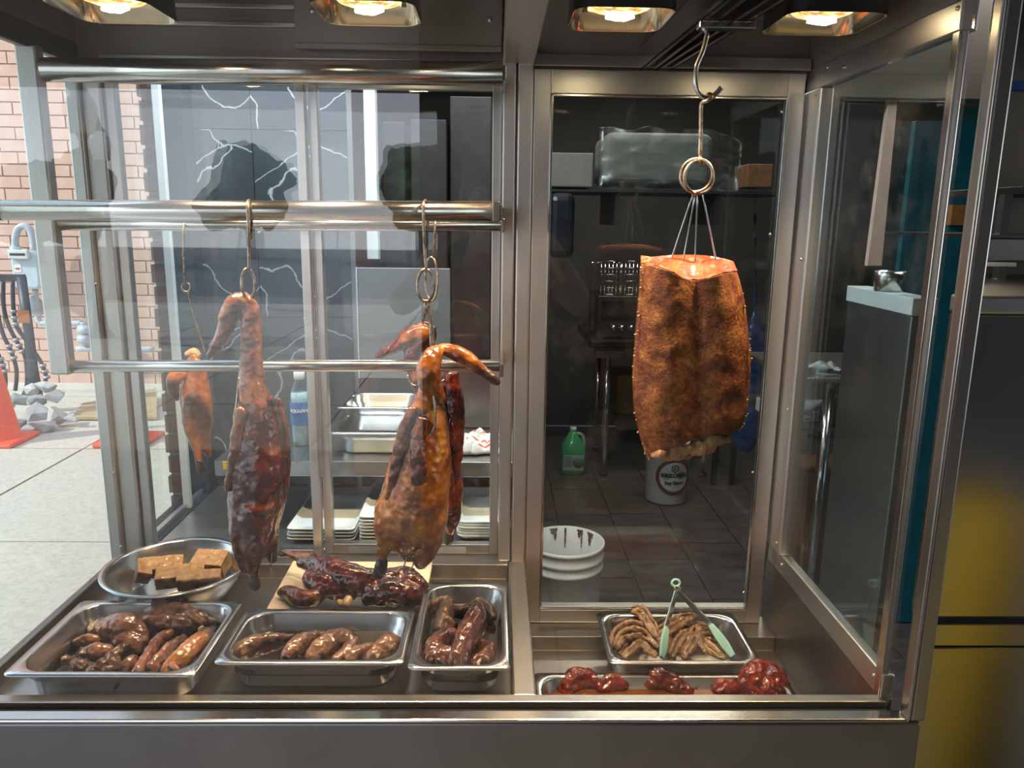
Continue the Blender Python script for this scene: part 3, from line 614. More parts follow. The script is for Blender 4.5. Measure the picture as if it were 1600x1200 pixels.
for k in range(K + 1):
    w_ = k / K
    loop = []
    for i in range(NU + 1):
        f, k2 = Vector(front[0][i]), Vector(back[0][i]); tgt = PY(1003 + (1146 - 1003) * i / NU, 404 - 5 * math.sin(i / NU * 3.1) + (6 * (i / NU) ** 6), 1.44)
        p = f.lerp(Vector(tgt), w_); nn_ = mnoise.noise(p * 60) * .008 + mnoise.noise(p * 150) * .005
        loop.append((p.x, p.y, p.z + .0015 + nn_ * math.sin(math.pi * min(1, w_ + .1))))
    if k == 0: tv = []
    tv += loop
fs = [(k * W + i, k * W + i + 1, (k + 1) * W + i + 1, (k + 1) * W + i) for k in range(K) for i in range(NU)]
nb_ = len(tv); tv += [(p[0], p[1], p[2] - .02) for p in tv[-W:]]
fs += [(K * W + i, K * W + i + 1, nb_ + i + 1, nb_ + i) for i in range(NU)]
b.add(tv, fs, True); part('cut_top', b, FATM, pork, label='orange cut meat edge along the top')
b = MB()
for k in range(26):
    u = random.random(); x = 1032 + 100 * u; y0 = 712 - 26 * max(0, (u - .2)) + 4 * math.sin(u * 3.1) ; w_ = random.uniform(5, 11)
    limb(b, pxchain([(x - 16, y0 - 6 + random.uniform(-8, 5), w_ * .6, random.uniform(-.005, .03)), (x, y0 + random.uniform(-14, 3), w_, random.uniform(-.005, .03)), (x + 15, y0 - 10 + random.uniform(-8, 4), w_ * .5, random.uniform(-.005, .03))], 1.40), 8)
organic(part('torn_meat', b, SHRED, pork, label='pale torn meat along the lower edge'), .003, 2, .004, .012, .002, .004)
b = MB()
for k in range(70):
    v = random.random(); l = edge(Lx, v) if random.random() < .75 else edge(Rx, v); p = PY(l[0] + random.uniform(-2, 2), l[1], 1.41); rr_ = random.uniform(.001, .0028)
    b.lathe([(0.0001, -rr_), (rr_, -rr_ * .3), (rr_ * .8, rr_ * .6), (.0001, rr_)], (p[0], p[1], p[2]), 6)
part('fat_beads', b, SHRED, pork, kind='stuff')
# its hook chain
hk = thing('track_hook', 'large curved steel S-hook hanging from the ceiling tracks', 'hook', PY(1105, 40, 1.40))
b = MB(); b.tube([tuple(q) for q in spline([PY(*p, 1.40) for p in ((1116, 30), (1104, 36), (1104, 55), (1098, 80), (1088, 105), (1087, 130), (1094, 148), (1106, 154), (1118, 147), (1127, 137))], 6)], [.0045] * 55, 12); part('shank', b, S_BAR, hk)
rod = thing('hook_rod', 'straight rusty rod hooked into the S-hook', 'hook', PY(1095, 160, 1.40))
b = MB(); b.tube([tuple(q) for q in spline([PY(x, y, 1.40 + d) for x, y, d in ((1099, 157, .012), (1108, 147, .008), (1112, 152, -.008), (1104, 158, -.008), (1096, 164, 0), (1095, 200, 0), (1094, 240, 0), (1094, 252, -.004), (1097, 257, .004), (1095, 250, .008))], 6)], .0036, 10); part('shank', b, HOOKM, rod)
rg = None
for (cx, cy, r_, tw, lb) in ((1088, 274, 25, -.45, 'rear steel ring of the pair above the pork belly'), (1092, 277, 25, .25, 'front steel ring of the pair above the pork belly')):
    c = PY(cx, cy, 1.40); s = mpp(c) * r_; b = MB()
    b.tube([(c[0] + s * math.cos(a) * math.cos(tw), c[1] + s * math.cos(a) * math.sin(tw), c[2] + s * math.sin(a)) for a in [k * math.pi / 20 for k in range(40)]], .003, 10, closed=True)
    solo('steel_ring', b, HOOKM, lb, 'ring')
for x0, x1, y1, lb in ((1084, 1050, 401, 'leftmost'), (1087, 1068, 404, 'second'), (1090, 1086, 404, 'third'), (1097, 1118, 404, 'rightmost')):
    b = MB(); b.tube([PY(x0, 298, 1.40), PY((x0 * 3 + x1) / 4, 325, 1.415), PY(x1, y1, 1.425), PY(x1 + (x1 - x0) * .15, y1 + 22, 1.425)], .0017, 8)
    solo('skewer_wire', b, CHROME, 'thin steel skewer wire into the pork belly top, ' + lb + ' of the four', 'skewer')
# ================================================================ PANS
def pan_mesh(w, d, h, lip=.016, rc=.012):
    L = []
    def rr(ins, z, r): return rrect(w - 2 * ins, d - 2 * ins, r, z)
    L += [rr(.05, 0, .02), rr(lip + .016, .0, .03), rr(lip + .0075, .008, .044), rr(lip + .004, h * .62, .046), rr(lip - .001, h * .68, .046), rr(lip - .002, h - .006, .046), rr(.002, h - .005, rc), rr(0, h - .003, rc), rr(.0005, h, rc),
          rr(lip - .003, h, .044), rr(lip, h - .003, .044), rr(lip + .001, h * .70, .044), rr(lip + .0055, h * .64, .044), rr(lip + .010, .010, .042), rr(lip + .018, .002, .028), rr(.05, .002, .02)]
    b = MB(); b.rings(L, (True, True)); return b
def pan(name, label, corners, zl, h, ztilt=0., lip=.016):
    (fl, fr, bl, br) = [PZ(*c, zl) for c in corners]
    c = (np.array(fl) + fr + bl + br) / 4; w = (abs(fr[0] - fl[0]) + abs(br[0] - bl[0])) / 2; d = abs(bl[1] + br[1] - fl[1] - fr[1]) / 2
    a = math.atan2(fr[1] - fl[1], fr[0] - fl[0])
    o = bpy.data.objects.new(name, pan_mesh(w, d, h, lip).mesh(name, S_PAN)); COL.objects.link(o); o.location = (c[0], c[1], zl - h); o.rotation_euler = (ztilt, 0, 0)
    tag(o, label, 'pan'); return o, c, w, d
SAUCE = plain('soy_sauce', (.018, .008, .005), .06, coat=1., var=.2)
SAUCE_R = plain('orange_juices', (.25, .07, .015), .1, coat=.8, var=.4, vs=30)
pA, cA, wA, dA = pan('hotel_pan', 'large steel pan of braised duck parts at the front left', ((0, 1055), (298, 1057), (130, 938), (385, 939)), .83, .066)
pB, cB, wB, dB = pan('hotel_pan', 'steel pan of braised intestines, second from the left in front', ((334, 1036), (635, 1038), (385, 951), (645, 952)), .83, .066)
pC, cC, wC, dC = pan('hotel_pan', 'narrow deep steel pan of glossy braised offal beside the divider', ((635, 1044), (800, 1046), (663, 910), (793, 910)), .83, .066)
pD, cD, wD, dD = pan('hotel_pan', 'steel pan of brown wings with tongs in the right well', ((948, 1037), (1180, 1037), (934, 957), (1155, 957)), .683, .074)
b = pan_mesh(.53, .275, .063); o = bpy.data.objects.new('hotel_pan', b.mesh('hotel_pan', S_PAN)); COL.objects.link(o); o.location = (.352, 1.345, .602); tag(o, 'long shallow steel pan of red barbecue pork behind the front rail', 'pan')
def sauce(name, label, c, w, d, z, m, ins=.022):
    b = MB(); b.rings([rrect(w - 2 * ins, d - 2 * ins, .03, z - .002, 5, c[0], c[1]), rrect(w - 2 * ins, d - 2 * ins, .03, z, 5, c[0], c[1])], (True, True), False); solo(name, b, m, label, 'sauce', kind='stuff')
sauce('braising_sauce', 'thin dark sauce under the braised duck parts', cA, wA, dA, .772, SAUCE, .032)
sauce('braising_sauce', 'dark clear sauce around the braised intestines', cB, wB, dB, .795, SAUCE, .021)
sauce('braising_sauce', 'near black sauce around the glossy offal', cC, wC, dC, .792, SAUCE, .021)
sauce('meat_juice', 'orange meat juice under the red barbecue pork', (.352, 1.345), .53, .275, .641, SAUCE_R, .0205)
def pz(ch, hr=.8):
    out = []
    for c in ch:
        p = PZ(c[0], c[1], c[2]); r = c[3] * mpp(p); k = c[4] if len(c) > 4 else hr; out.append((p[0], p[1], p[2], r, r * k))
    return out
def meat(name, label, cat, chains, m, group=None, voxel=.003, disp=.003, ds=.016, parts=(), hr=.8, d2=.0012, k=1.18):
    chains = [[(c[0], c[1], c[2], c[3] * k) + tuple(c[4:]) for c in ch] for ch in chains]
    disp *= 2.0; d2 *= 1.8
    mb = MB()
    for ch in chains: limb(mb, pz(ch, hr), 12)
    if parts:
        r = thing(name, label, cat, center(mb), group); organic(part('flesh', mb, m, r), voxel, 3, disp, ds, d2, .005)
        for nm, chs, pm in parts:
            q = MB()
            for ch in chs: limb(q, pz(ch, hr), 10)
            organic(part(nm, q, pm, r), voxel * .8, 2, disp * .6, ds)
        return r
    return organic(solo(name, mb, m, label, cat, group), voxel, 3, disp, ds, d2, .005)
BRAISE = food('braised_skin', fine=2.2, stops=[(.25, (.055, .021, .013)), (.5, (.19, .080, .048)), (.72, (.36, .19, .12))], scale=22, rough=.25, coat=.8, bs=0.65, bscale=264)
BRAISE2 = food('braised_amber', fine=2.2, stops=[(.25, (.10, .03, .012)), (.5, (.30, .12, .035)), (.75, (.48, .23, .07))], scale=22, rough=.25, coat=.8, bs=0.52, bscale=264)
BRAISE3 = food('braised_dark', fine=2.2, stops=[(.3, (.018, .009, .007)), (.55, (.07, .028, .017)), (.75, (.20, .09, .05))], scale=34, rough=.4, coat=.4, bs=1.17, bscale=198)
INT = food('braised_intestine', fine=2.2, stops=[(.28, (.06, .024, .014)), (.5, (.165, .078, .044)), (.72, (.29, .165, .10))], scale=26, rough=.28, coat=.7, bs=0.52, bscale=220)
EAR = food('braised_offal', fine=2.2, stops=[(.25, (.028, .009, .006)), (.5, (.10, .033, .020)), (.75, (.20, .085, .058))], scale=14, rough=.16, coat=.9, bs=0.33, bscale=198)
# pan A
meat('braised_duck_half', 'braised duck half lying along the back of the large front left pan', 'braised meat', [[(158, 958, .795, 10), (185, 952, .80, 9), (212, 953, .80, 13), (245, 958, .805, 19), (285, 962, .805, 19), (315, 968, .80, 12), (332, 972, .80, 6)], [(230, 970, .80, 12), (262, 975, .80, 15), (300, 978, .795, 12)]], BRAISE, parts=(('bone_knob', [[(150, 955, .80, 5), (158, 950, .803, 7), (165, 957, .80, 5)]], BONE), ('thigh_fold', [[(284, 956, .812, 9), (300, 962, .815, 10), (318, 972, .81, 7)]], BRAISE2)))
meat('braised_thigh', 'round braised thigh with goose-pimpled skin in the large front left pan', 'braised meat', [[(150, 985, .79, 14), (175, 985, .80, 21), (197, 984, .805, 24), (212, 988, .80, 18), (226, 1002, .79, 9)], [(195, 1000, .79, 20), (215, 1010, .785, 14)]], BRAISE, voxel=.0028)
meat('braised_gizzard', 'small braised gizzard by the left of the round braised thigh', 'braised meat', [[(120, 1003, .79, 6), (135, 1000, .795, 9), (152, 1000, .795, 7)]], BRAISE2)
meat('braised_gizzard', 'smooth mauve-brown gizzard below the round braised thigh', 'braised meat', [[(132, 1022, .79, 10), (150, 1020, .797, 14), (168, 1018, .797, 12)]], BRAISE)
meat('braised_claw', 'dark shrivelled braised foot at the front of the large left pan', 'braised meat', [[(100, 1030, .79, 6), (118, 1036, .787, 9), (140, 1044, .785, 9), (160, 1048, .785, 7)], [(150, 1046, .79, 6), (172, 1028, .80, 8), (190, 1014, .803, 6), (200, 1008, .803, 4)], [(165, 1044, .785, 12), (182, 1040, .785, 11)]], BRAISE3, disp=.006, ds=.01, parts=(('bone_knob', [[(98, 1031, .795, 5), (102, 1029, .797, 5)]], BONE),))
meat('braised_neck', 'long braised neck piece leaning beside the drumstick', 'braised meat', [[(214, 1050, .785, 9), (232, 1022, .793, 9), (248, 1000, .797, 9), (262, 992, .797, 8)]], BRAISE, parts=(('neck_end', [[(258, 995, .799, 8), (267, 990, .80, 8)]], BRAISE2),))
meat('braised_breast_strip', 'flat braised strip lying between neck and drumstick', 'braised meat', [[(236, 1048, .78, 14), (262, 1022, .785, 16), (288, 1000, .785, 10)]], BRAISE, hr=.5)
meat('braised_drumstick', 'amber braised drumstick against the right wall of the large left pan', 'braised meat', [[(256, 1050, .79, 8), (280, 1030, .80, 13), (302, 1010, .808, 13), (318, 996, .812, 11), (330, 990, .812, 7)]], BRAISE2, parts=(('bone_knob', [[(312, 984, .82, 4), (317, 980, .824, 4)]], BONE), ('joint_knob', [[(268, 1040, .80, 7), (276, 1046, .80, 6)]], BRAISE2)))
meat('braised_scrap', 'flat grey-brown scrap at the front middle of the large left pan', 'braised meat', [[(188, 1046, .778, 10), (205, 1040, .78, 14), (214, 1030, .78, 8)]], BRAISE, hr=.5)
# pan B
for ch, lb in (([[(372, 1022, .795, 8), (390, 1008, .80, 12), (415, 1000, .802, 9), (440, 997, .80, 7), (455, 996, .798, 5)]], 'leftmost curved intestine piece in the second pan'),
               ([[(448, 1026, .797, 10), (462, 1012, .803, 14), (478, 1002, .804, 13), (496, 996, .803, 9), (512, 993, .80, 5)]], 'plump intestine piece left of the wrinkled loop'),
               ([[(486, 1028, .797, 10), (500, 1014, .805, 13), (516, 1002, .808, 13), (534, 996, .807, 11), (550, 1004, .803, 9), (540, 1018, .798, 9), (524, 1030, .795, 7)]], 'wrinkled intestine loop in the middle of the second pan'),
               ([[(545, 1030, .796, 7), (558, 1020, .80, 9), (574, 1013, .80, 7), (586, 1011, .798, 5)]], 'thin curved intestine piece right of the wrinkled loop'),
               ([[(580, 1028, .797, 10), (594, 1018, .803, 13), (606, 1008, .807, 14), (618, 1003, .805, 10)]], 'smooth pinkish intestine piece at the right end of the second pan')):
    meat('braised_intestine', lb, 'braised meat', ch, INT, 'intestine pieces in the second pan', voxel=.0026, disp=.003, ds=.012, k=1.28)
# pan C
meat('braised_offal', 'rough brown slab of offal at the left of the narrow pan', 'braised meat', [[(685, 990, .80, 16), (695, 970, .80, 24), (700, 950, .797, 18), (680, 950, .795, 14)], [(690, 975, .802, 18), (705, 985, .80, 16)]], food('offal_rough', fine=2.2, stops=[(.3, (.05, .02, .008)), (.55, (.17, .085, .03)), (.75, (.30, .17, .07))], scale=60, rough=.25, coat=.7, bs=1.04, bscale=484), hr=.5)
meat('braised_offal', 'glossy curved offal lobe on top in the narrow pan', 'braised meat', [[(712, 1038, .80, 18), (720, 1015, .806, 20), (730, 995, .812, 21), (742, 975, .816, 22), (745, 962, .814, 17), (735, 955, .81, 10)]], EAR, disp=.004, ds=.03, d2=0, k=1.42, hr=.6)
meat('braised_offal', 'folded reddish offal flap at the front of the narrow pan', 'braised meat', [[(675, 1030, .798, 14), (680, 1010, .806, 15), (695, 995, .81, 12), (710, 992, .81, 9)], [(690, 1030, .798, 18), (705, 1025, .80, 14)]], EAR, disp=.005, ds=.02, k=1.3)
meat('braised_offal', 'dark twisted strip across the back of the narrow pan', 'braised meat', [[(688, 938, .81, 6), (700, 950, .812, 8), (718, 957, .812, 9), (735, 950, .812, 8), (745, 940, .814, 8), (762, 950, .81, 9), (768, 965, .805, 8)]], BRAISE3)
meat('braised_offal', 'dark rounded offal piece low at the front right of the narrow pan', 'braised meat', [[(742, 1040, .79, 13), (758, 1030, .793, 16), (768, 1015, .793, 11), (752, 1010, .79, 12)]], EAR, hr=.6)
# bowl with tofu
cb = np.array([PZ(162, 887, .85)[0] / 2 + PZ(378, 887, .85)[0] / 2, 1.605, .764])
bowl = MB(); R0 = .152
bowl.lathe([(.001, 0), (.085, 0), (.095, .004), (.118, .03), (.137, .062), (.1415, .078), (.150, .081), (R0, .084), (.1515, .0865), (.142, .0855), (.138, .082), (.1345, .062), (.115, .031), (.092, .006), (.08, .003), (.001, .003)], tuple(cb), 56)
solo('steel_bowl', bowl, S_PAN, 'round steel bowl of braised tofu at the back left', 'bowl')
b = MB(); b.lathe([(.001, .0), (.10, .0), (.108, .004), (.001, .0045)], (cb[0], cb[1], cb[2] + .014), 40); solo('braising_sauce', b, SAUCE, 'shallow dark sauce under the braised tofu', 'sauce', kind='stuff')
TOFU = food('braised_tofu', fine=2.2, stops=[(.3, (.25, .115, .035)), (.5, (.43, .245, .09)), (.7, (.58, .40, .18))], scale=30, rough=.4, coat=.4, bs=0.78, bscale=286)
def tofu(lb, px, py, z, sx, sy, sz, rz, rx=0., ry=0.):
    p = PZ(px, py, z); b = MB(); b.box((-sx / 2, -sy / 2, -sz / 2), (sx / 2, sy / 2, sz / 2))
    me = b.mesh('tofu_block', TOFU); o = bpy.data.objects.new('tofu_block', me); COL.objects.link(o); o.location = p; o.rotation_euler = (rx, ry, rz)
    s = o.modifiers.new('subdivide', 'SUBSURF'); s.subdivision_type = 'SIMPLE'; s.levels = 4; s.render_levels = 4
    organic(o, .0025, 4, .005, .025, .0015, .006); return tag(o, lb, 'tofu', 'tofu blocks in the steel bowl')
tofu('pale-faced tofu block at the left end of the bowl', 224, 892, .825, .030, .05, .032, .5, .3, .35)
tofu('long tofu block leaning on the back left of the bowl', 256, 885, .825, .085, .035, .036, .25, .55)
tofu('big tofu block at the back right of the bowl', 330, 880, .822, .075, .05, .042, -.12, .35)
tofu('flat tofu block in the middle of the bowl', 282, 900, .818, .10, .045, .032, .3, .2)
tofu('long tofu block at the front right of the bowl', 312, 906, .822, .09, .032, .034, .22, .25)
# cutting board and duck pieces
b = MB(); T = [PZ(416, 951, .790), PZ(660, 957, .790), PZ(676, 878, .817), PZ(458, 876, .817)]
b.poly([tuple(p) for p in T], (0, 0, -.012)); solo('cutting_board', b, plain('pale_board', (.72, .60, .44), .5, var=.08, vs=8), 'pale cutting board tilted on the ledge under cut roast duck', 'cutting board', bevel=.002)
meat('roast_duck_half', 'glossy red roast duck half lying on the cutting board', 'roast bird', [[(470, 878, .86, 10), (490, 882, .86, 18), (515, 892, .86, 24), (545, 902, .855, 24), (575, 906, .85, 20), (600, 903, .845, 15), (640, 896, .845, 12)], [(485, 905, .845, 18), (510, 915, .84, 20), (540, 920, .83, 18), (575, 918, .83, 14)]], SK_RED, voxel=.0034, k=1.0,
     parts=(('leg', [[(444, 864, .865, 5), (460, 868, .865, 7), (480, 875, .865, 12), (500, 882, .865, 16)]], SK_AMB), ('leg_end', [[(437, 863, .865, 6), (444, 865, .865, 6)]], CHAR), ('neck_cavity', [[(566, 897, .86, 6), (575, 895, .862, 6)]], CHAR)))
meat('duck_neck', 'brown bent duck neck with pale cut end at the board front', 'roast bird', [[(438, 926, .81, 6), (452, 926, .815, 11), (468, 935, .815, 14), (490, 934, .82, 12), (508, 920, .83, 11), (528, 912, .835, 11), (545, 918, .83, 11), (549, 930, .82, 10)]], SK_DARK, parts=(('cut_end', [[(545, 936, .815, 9), (541, 944, .81, 8)], [(528, 938, .81, 6), (533, 944, .808, 6)]], BONE),), disp=.002)
meat('roast_duck_piece', 'chopped red roast duck quarter at the right end of the board', 'roast bird', [[(572, 938, .815, 10), (590, 930, .825, 17), (615, 925, .83, 20), (640, 930, .825, 17), (660, 934, .815, 10)], [(580, 925, .83, 14), (605, 908, .845, 15), (630, 900, .85, 13), (645, 908, .845, 14), (660, 920, .83, 10)]], SK_RED, voxel=.0034, disp=.005, parts=(('wing', [[(585, 905, .85, 6), (605, 897, .857, 8), (625, 894, .857, 6)]], SK_AMB),))
# wings and tongs
WING = food('braised_wing', fine=2.2, stops=[(.3, (.075, .036, .016)), (.5, (.20, .11, .05)), (.72, (.36, .235, .125))], scale=22, rough=.4, coat=.35, bs=0.91, bscale=242)
WINGP = food('braised_wing_pale', fine=2.2, stops=[(.25, (.30, .18, .08)), (.5, (.48, .34, .18)), (.75, (.58, .46, .28))], scale=22, rough=.4, coat=.3, bs=0.91, bscale=242)
for lb, ch, m_ in (('bent wing at the left end of the wing pan', [[(958, 1012, .66, 9), (968, 993, .672, 12), (985, 985, .678, 14), (1005, 987, .678, 11), (1020, 1000, .672, 7), (1030, 1010, .668, 5)]], WING),
               ('bent wing tucked in front at the left of the tongs', [[(972, 1026, .65, 8), (988, 1012, .66, 10), (1002, 1003, .665, 9), (1014, 1014, .66, 8), (1028, 1024, .655, 6)]], WING),
               ('upright wing tip poking above the back rim of the wing pan', [[(988, 953, .70, 6), (1002, 956, .695, 8), (1012, 970, .685, 8), (1022, 985, .675, 8), (1028, 996, .668, 6)]], WING),
               ('wing stretching right behind the left arm of the tongs', [[(1026, 998, .668, 9), (1045, 982, .678, 11), (1065, 970, .684, 9), (1080, 964, .687, 6), (1090, 961, .688, 3)]], WING),
               ('feathered wing in the middle right of the left tong tip', [[(1046, 1026, .655, 10), (1052, 1008, .662, 13), (1064, 992, .668, 11), (1076, 985, .67, 7)]], WING),
               ('flat wing right of the middle in the wing pan', [[(1066, 1026, .652, 8), (1080, 1006, .662, 12), (1092, 988, .67, 12), (1110, 984, .67, 8)]], WING),
               ('thin wing tip standing between the tong arms', [[(1089, 975, .682, 3), (1092, 990, .675, 6), (1098, 1008, .664, 7), (1106, 1024, .655, 4)]], WING),
               ('pale wing under the right tong tip', [[(1100, 1002, .66, 8), (1112, 1010, .66, 11), (1126, 1022, .655, 8), (1136, 1028, .652, 5)]], WINGP),
               ('small wing piece behind the right tong tip', [[(1098, 992, .665, 8), (1114, 994, .667, 9), (1124, 1002, .663, 6)]], WING)):
    rid = []
    for kk, off in enumerate((-.62, .0, .6)):
        cc = []
        for q, c in enumerate(ch[0]):
            a0 = ch[0][max(q - 1, 0)]; a1 = ch[0][min(q + 1, len(ch[0]) - 1)]; dx, dy = a1[0] - a0[0], a1[1] - a0[1]; L_ = math.hypot(dx, dy) or 1
            cc.append((c[0] - dy / L_ * off * c[3] * 1.25, c[1] + dx / L_ * off * c[3] * 1.25, c[2] + (.0, .003, .001)[kk], c[3] * (.56, .66, .46)[kk]))
        rid.append(cc)
    meat('braised_wing', lb, 'wing', rid, m_, 'wings in the wing pan', voxel=.0025, disp=.004, ds=.012, hr=.62, d2=.0015, k=1.0)
MINT = plain('mint_silicone', (.36, .68, .62), .45, var=.04)
tg = thing('tongs', 'steel tongs with mint silicone tips and hanging loop in the wing pan', 'tongs', PZ(1060, 1000, .69))
A0 = PY(1058, 922, 1.712); Lt = PZ(1034, 1028, .672); Rt = PZ(1146, 1026, .672)
def strip(pts, w, th, nrm):
    b = MB(); P = [Vector(p) for p in pts]; n = Vector(nrm).normalized(); loops = []
    for i, p in enumerate(P):
        t_ = (P[min(i + 1, len(P) - 1)] - P[max(i - 1, 0)]).normalized(); s_ = t_.cross(n).normalized(); ww = w[i] if isinstance(w, list) else w; u_ = s_.cross(t_).normalized()
        loops.append([tuple(p + s_ * ww + u_ * th), tuple(p - s_ * ww + u_ * th), tuple(p - s_ * ww - u_ * th), tuple(p + s_ * ww - u_ * th)])
    b.rings(loops, (True, True), False); return b
def lerp(a, c, k): return np.array(a) + (np.array(c) - np.array(a)) * k
for tip, (px, py), sgn in ((Lt, (1041, 982), 1), (Rt, (1112, 978), -1)):
    k = PY(px, py, A0[1] + (tip[1] - A0[1]) * (py - 922) / 105.)
    part('arm', strip([A0, lerp(A0, k, .5), k], [.0055, .007, .007], .0015, (sgn * .8, -.6, .3)), CHROME, tg, .0006)
    part('tip', strip([lerp(A0, k, .97), lerp(k, tip, .3), lerp(k, tip, .65), tip], [.006, .0095, .010, .006], .0035, (sgn * .3, -.9, .3)), MINT, tg, .002, label='mint silicone tip')
    part('edge_strip', strip([lerp(A0, k, .02) + np.array((-.005 * sgn, -.002, 0)), lerp(A0, k, .96) + np.array((-.006 * sgn, -.002, 0))], .0015, .001, (sgn * .8, -.6, .3)), MINT, tg)
c = PY(1056, 911, 1.722); b = MB(); b.tube([(c[0] + .0095 * math.cos(a), c[1] + .002 * math.sin(a), c[2] + .008 * math.sin(a)) for a in [k * math.pi / 10 for k in range(20)]], .0032, 8, closed=True); part('hanging_loop', b, MINT, tg, label='mint hanging loop')
b = MB(); b.box((A0[0] - .008, A0[1] - .004, A0[2] - .012), (A0[0] + .009, A0[1] + .004, A0[2] + .008)); part('hinge', b, CHROME, tg, .002)
# barbecue pork
SIU = food('barbecue_pork', fine=2.2, stops=[(.32, (.03, .003, .003)), (.46, (.17, .010, .005)), (.58, (.34, .036, .008)), (.74, (.52, .13, .02))], scale=24, rough=.2, coat=.9, bs=0.78, bscale=286)
for lb, ch in (('low round piece of barbecue pork at the left end of the long pan', [[(885, 1080, .635, 14), (900, 1066, .645, 16), (920, 1064, .647, 14), (936, 1074, .64, 9)]]),
               ('second piece of barbecue pork from the left in the long pan', [[(940, 1078, .638, 12), (958, 1070, .643, 14), (975, 1074, .64, 10)]]),
               ('charred ended orange piece of barbecue pork in the middle of the long pan', [[(1018, 1070, .645, 10), (1028, 1060, .655, 12), (1045, 1068, .648, 13), (1062, 1078, .64, 12), (1076, 1084, .635, 8)]]),
               ('flat scrap of barbecue pork lying in juice right of the middle', [[(1080, 1083, .63, 7), (1095, 1079, .632, 7), (1106, 1084, .63, 5)]]),
               ('small smooth piece of barbecue pork next to the big chunk', [[(1120, 1082, .637, 10), (1132, 1076, .643, 13), (1148, 1080, .64, 10)]]),
               ('big craggy chunk of barbecue pork at the right end of the long pan', [[(1172, 1078, .65, 18), (1182, 1060, .665, 20), (1192, 1048, .672, 14), (1205, 1065, .66, 20), (1222, 1080, .645, 14)], [(1165, 1082, .64, 10), (1200, 1085, .645, 20)]])):
    meat('barbecue_pork', lb, 'barbecue pork', ch, SIU, 'barbecue pork in the long pan', voxel=.0025, disp=.005, ds=.014, d2=.002, k=1.4)
# ================================================================ BACK COUNTER BEHIND THE SLIDING DOORS
b = MB(); b.box((-.834, 1.806, .775), (.03, 2.268, .7985)); cnt = thing('back_counter', 'grey steel back counter under the plates', 'counter', (-.4, 2.05, 0)); part('worktop', b, S_H, cnt, .003)
b = MB(); b.box((-.83, 1.83, 0), (.02, 1.85, .774)); part('front_panel', b, S_D, cnt)
sh = thing('steel_shelf', 'steel shelf with yellow label carrying pans and a water bottle', 'shelf', (-.35, 2.1, .94))
xs = PY(336, 730, 1.93)[0]
b = MB(); b.box((xs, 1.93, .978), (.06, 2.266, .985)); part('board', b, S_H, sh, .001)
b = MB(); b.box((xs, 1.928, .945), (.06, 1.932, .985)); part('front_lip', b, S_PAN, sh, .001)
b = MB(); b.box((xs + .002, 2.24, .80), (xs + .03, 2.266, .977)); b.box((.02, 2.24, .80), (.05, 2.266, .977)); b.box((PY(588, 760, 2.25)[0], 2.24, .80), (PY(600, 760, 2.25)[0], 2.262, .977)); part('leg', b, S_PAN, sh)
YEL = plain('yellow_label', (.80, .62, .03), .5, var=.05)
p0 = PY(348, 721, 1.9275); p1 = PY(392, 733, 1.9275)
b = MB(); b.box((p0[0], 1.9262, p1[2]), (p1[0], 1.9278, p0[2])); lab = part('label_tape', b, YEL, sh, label='yellow label tape reading VE')
tm_ = text_mesh('VE', .0165, bold=.0006); q = MB(); q.v = [(PY(360, 727, 1.926)[0] + v[0], 1.9258 - v[2], PY(360, 727, 1.926)[2] + v[1]) for v in tm_.v]; q.f = tm_.f; q.sm = tm_.sm
part('lettering', q, BLACK, lab)
# backsplash
b = MB(); p = PY(600, 420, 2.255); b.box((PY(706, 600, 2.26)[0], 2.256, .99), (.07, 2.266, PY(706, 575, 2.26)[2])); struct('trim_3', b, S_D)
# pans on shelf
for lb, yl, yb, xa, xb_, z in (('lower steel pan of two nested on the shelf', 1.965, 2.19, 513, 668, .9855), ('upper steel pan nested in the lower one on the shelf', 2.02, 2.21, 527, 660, 1.03)):
    p = PY(xa, 678, yl); q = PY(xb_, 678, yl); w = q[0] - p[0]; hh = .065 if z < 1 else .075
    o = bpy.data.objects.new('hotel_pan', pan_mesh(w, yb - yl, hh).mesh('hotel_pan', S_PAN)); COL.objects.link(o); o.location = ((p[0] + q[0]) / 2, (yl + yb) / 2, z); tag(o, lb, 'pan')
# water bottle
c = PY(472, 690, 2.08); c[2] = .9855
WB = glass('bottle_plastic', .10, (.80, .90, .95)); wbt = thing('water_bottle', 'clear plastic water bottle with blue label on the steel shelf', 'bottle', c)
b = MB(); b.lathe([(.001, .0), (.024, .0), (.028, .004), (.028, .02), (.0265, .025), (.028, .03), (.028, .05), (.0265, .055), (.028, .06), (.0285, .135), (.026, .15), (.020, .168), (.013, .180), (.0125, .186)], tuple(c), 24); part('bottle_body', b, WB, wbt)
b = MB(); b.lathe([(.001, .002), (.0235, .002), (.0255, .02), (.026, .13), (.024, .147), (.001, .1475)], tuple(c), 20); part('water', b, plain('water_tint', (.55, .68, .75), .05, var=.3, vs=60, coat=.5), wbt)
b = MB(); b.lathe([(.0288, .062), (.0291, .064), (.0291, .122), (.0288, .124)], tuple(c), 24); lb_ = part('label_band', b, food('bottle_label_blue', [(.35, (.02, .10, .38)), (.55, (.03, .22, .62)), (.75, (.12, .42, .80))], 14, .3, .3, 0), wbt, label='blue label band')
tm_ = text_mesh('AQUAFINA', .0115, bold=.0004); q = MB(); R_ = .0296
q.v = [(c[0] + (R_ + v[2]) * math.sin((v[0] + .004) / R_), c[1] - (R_ + v[2]) * math.cos((v[0] + .004) / R_), c[2] + .10 + v[1]) for v in tm_.v]; q.f = tm_.f; q.sm = tm_.sm
part('lettering', q, WHITE, lb_)
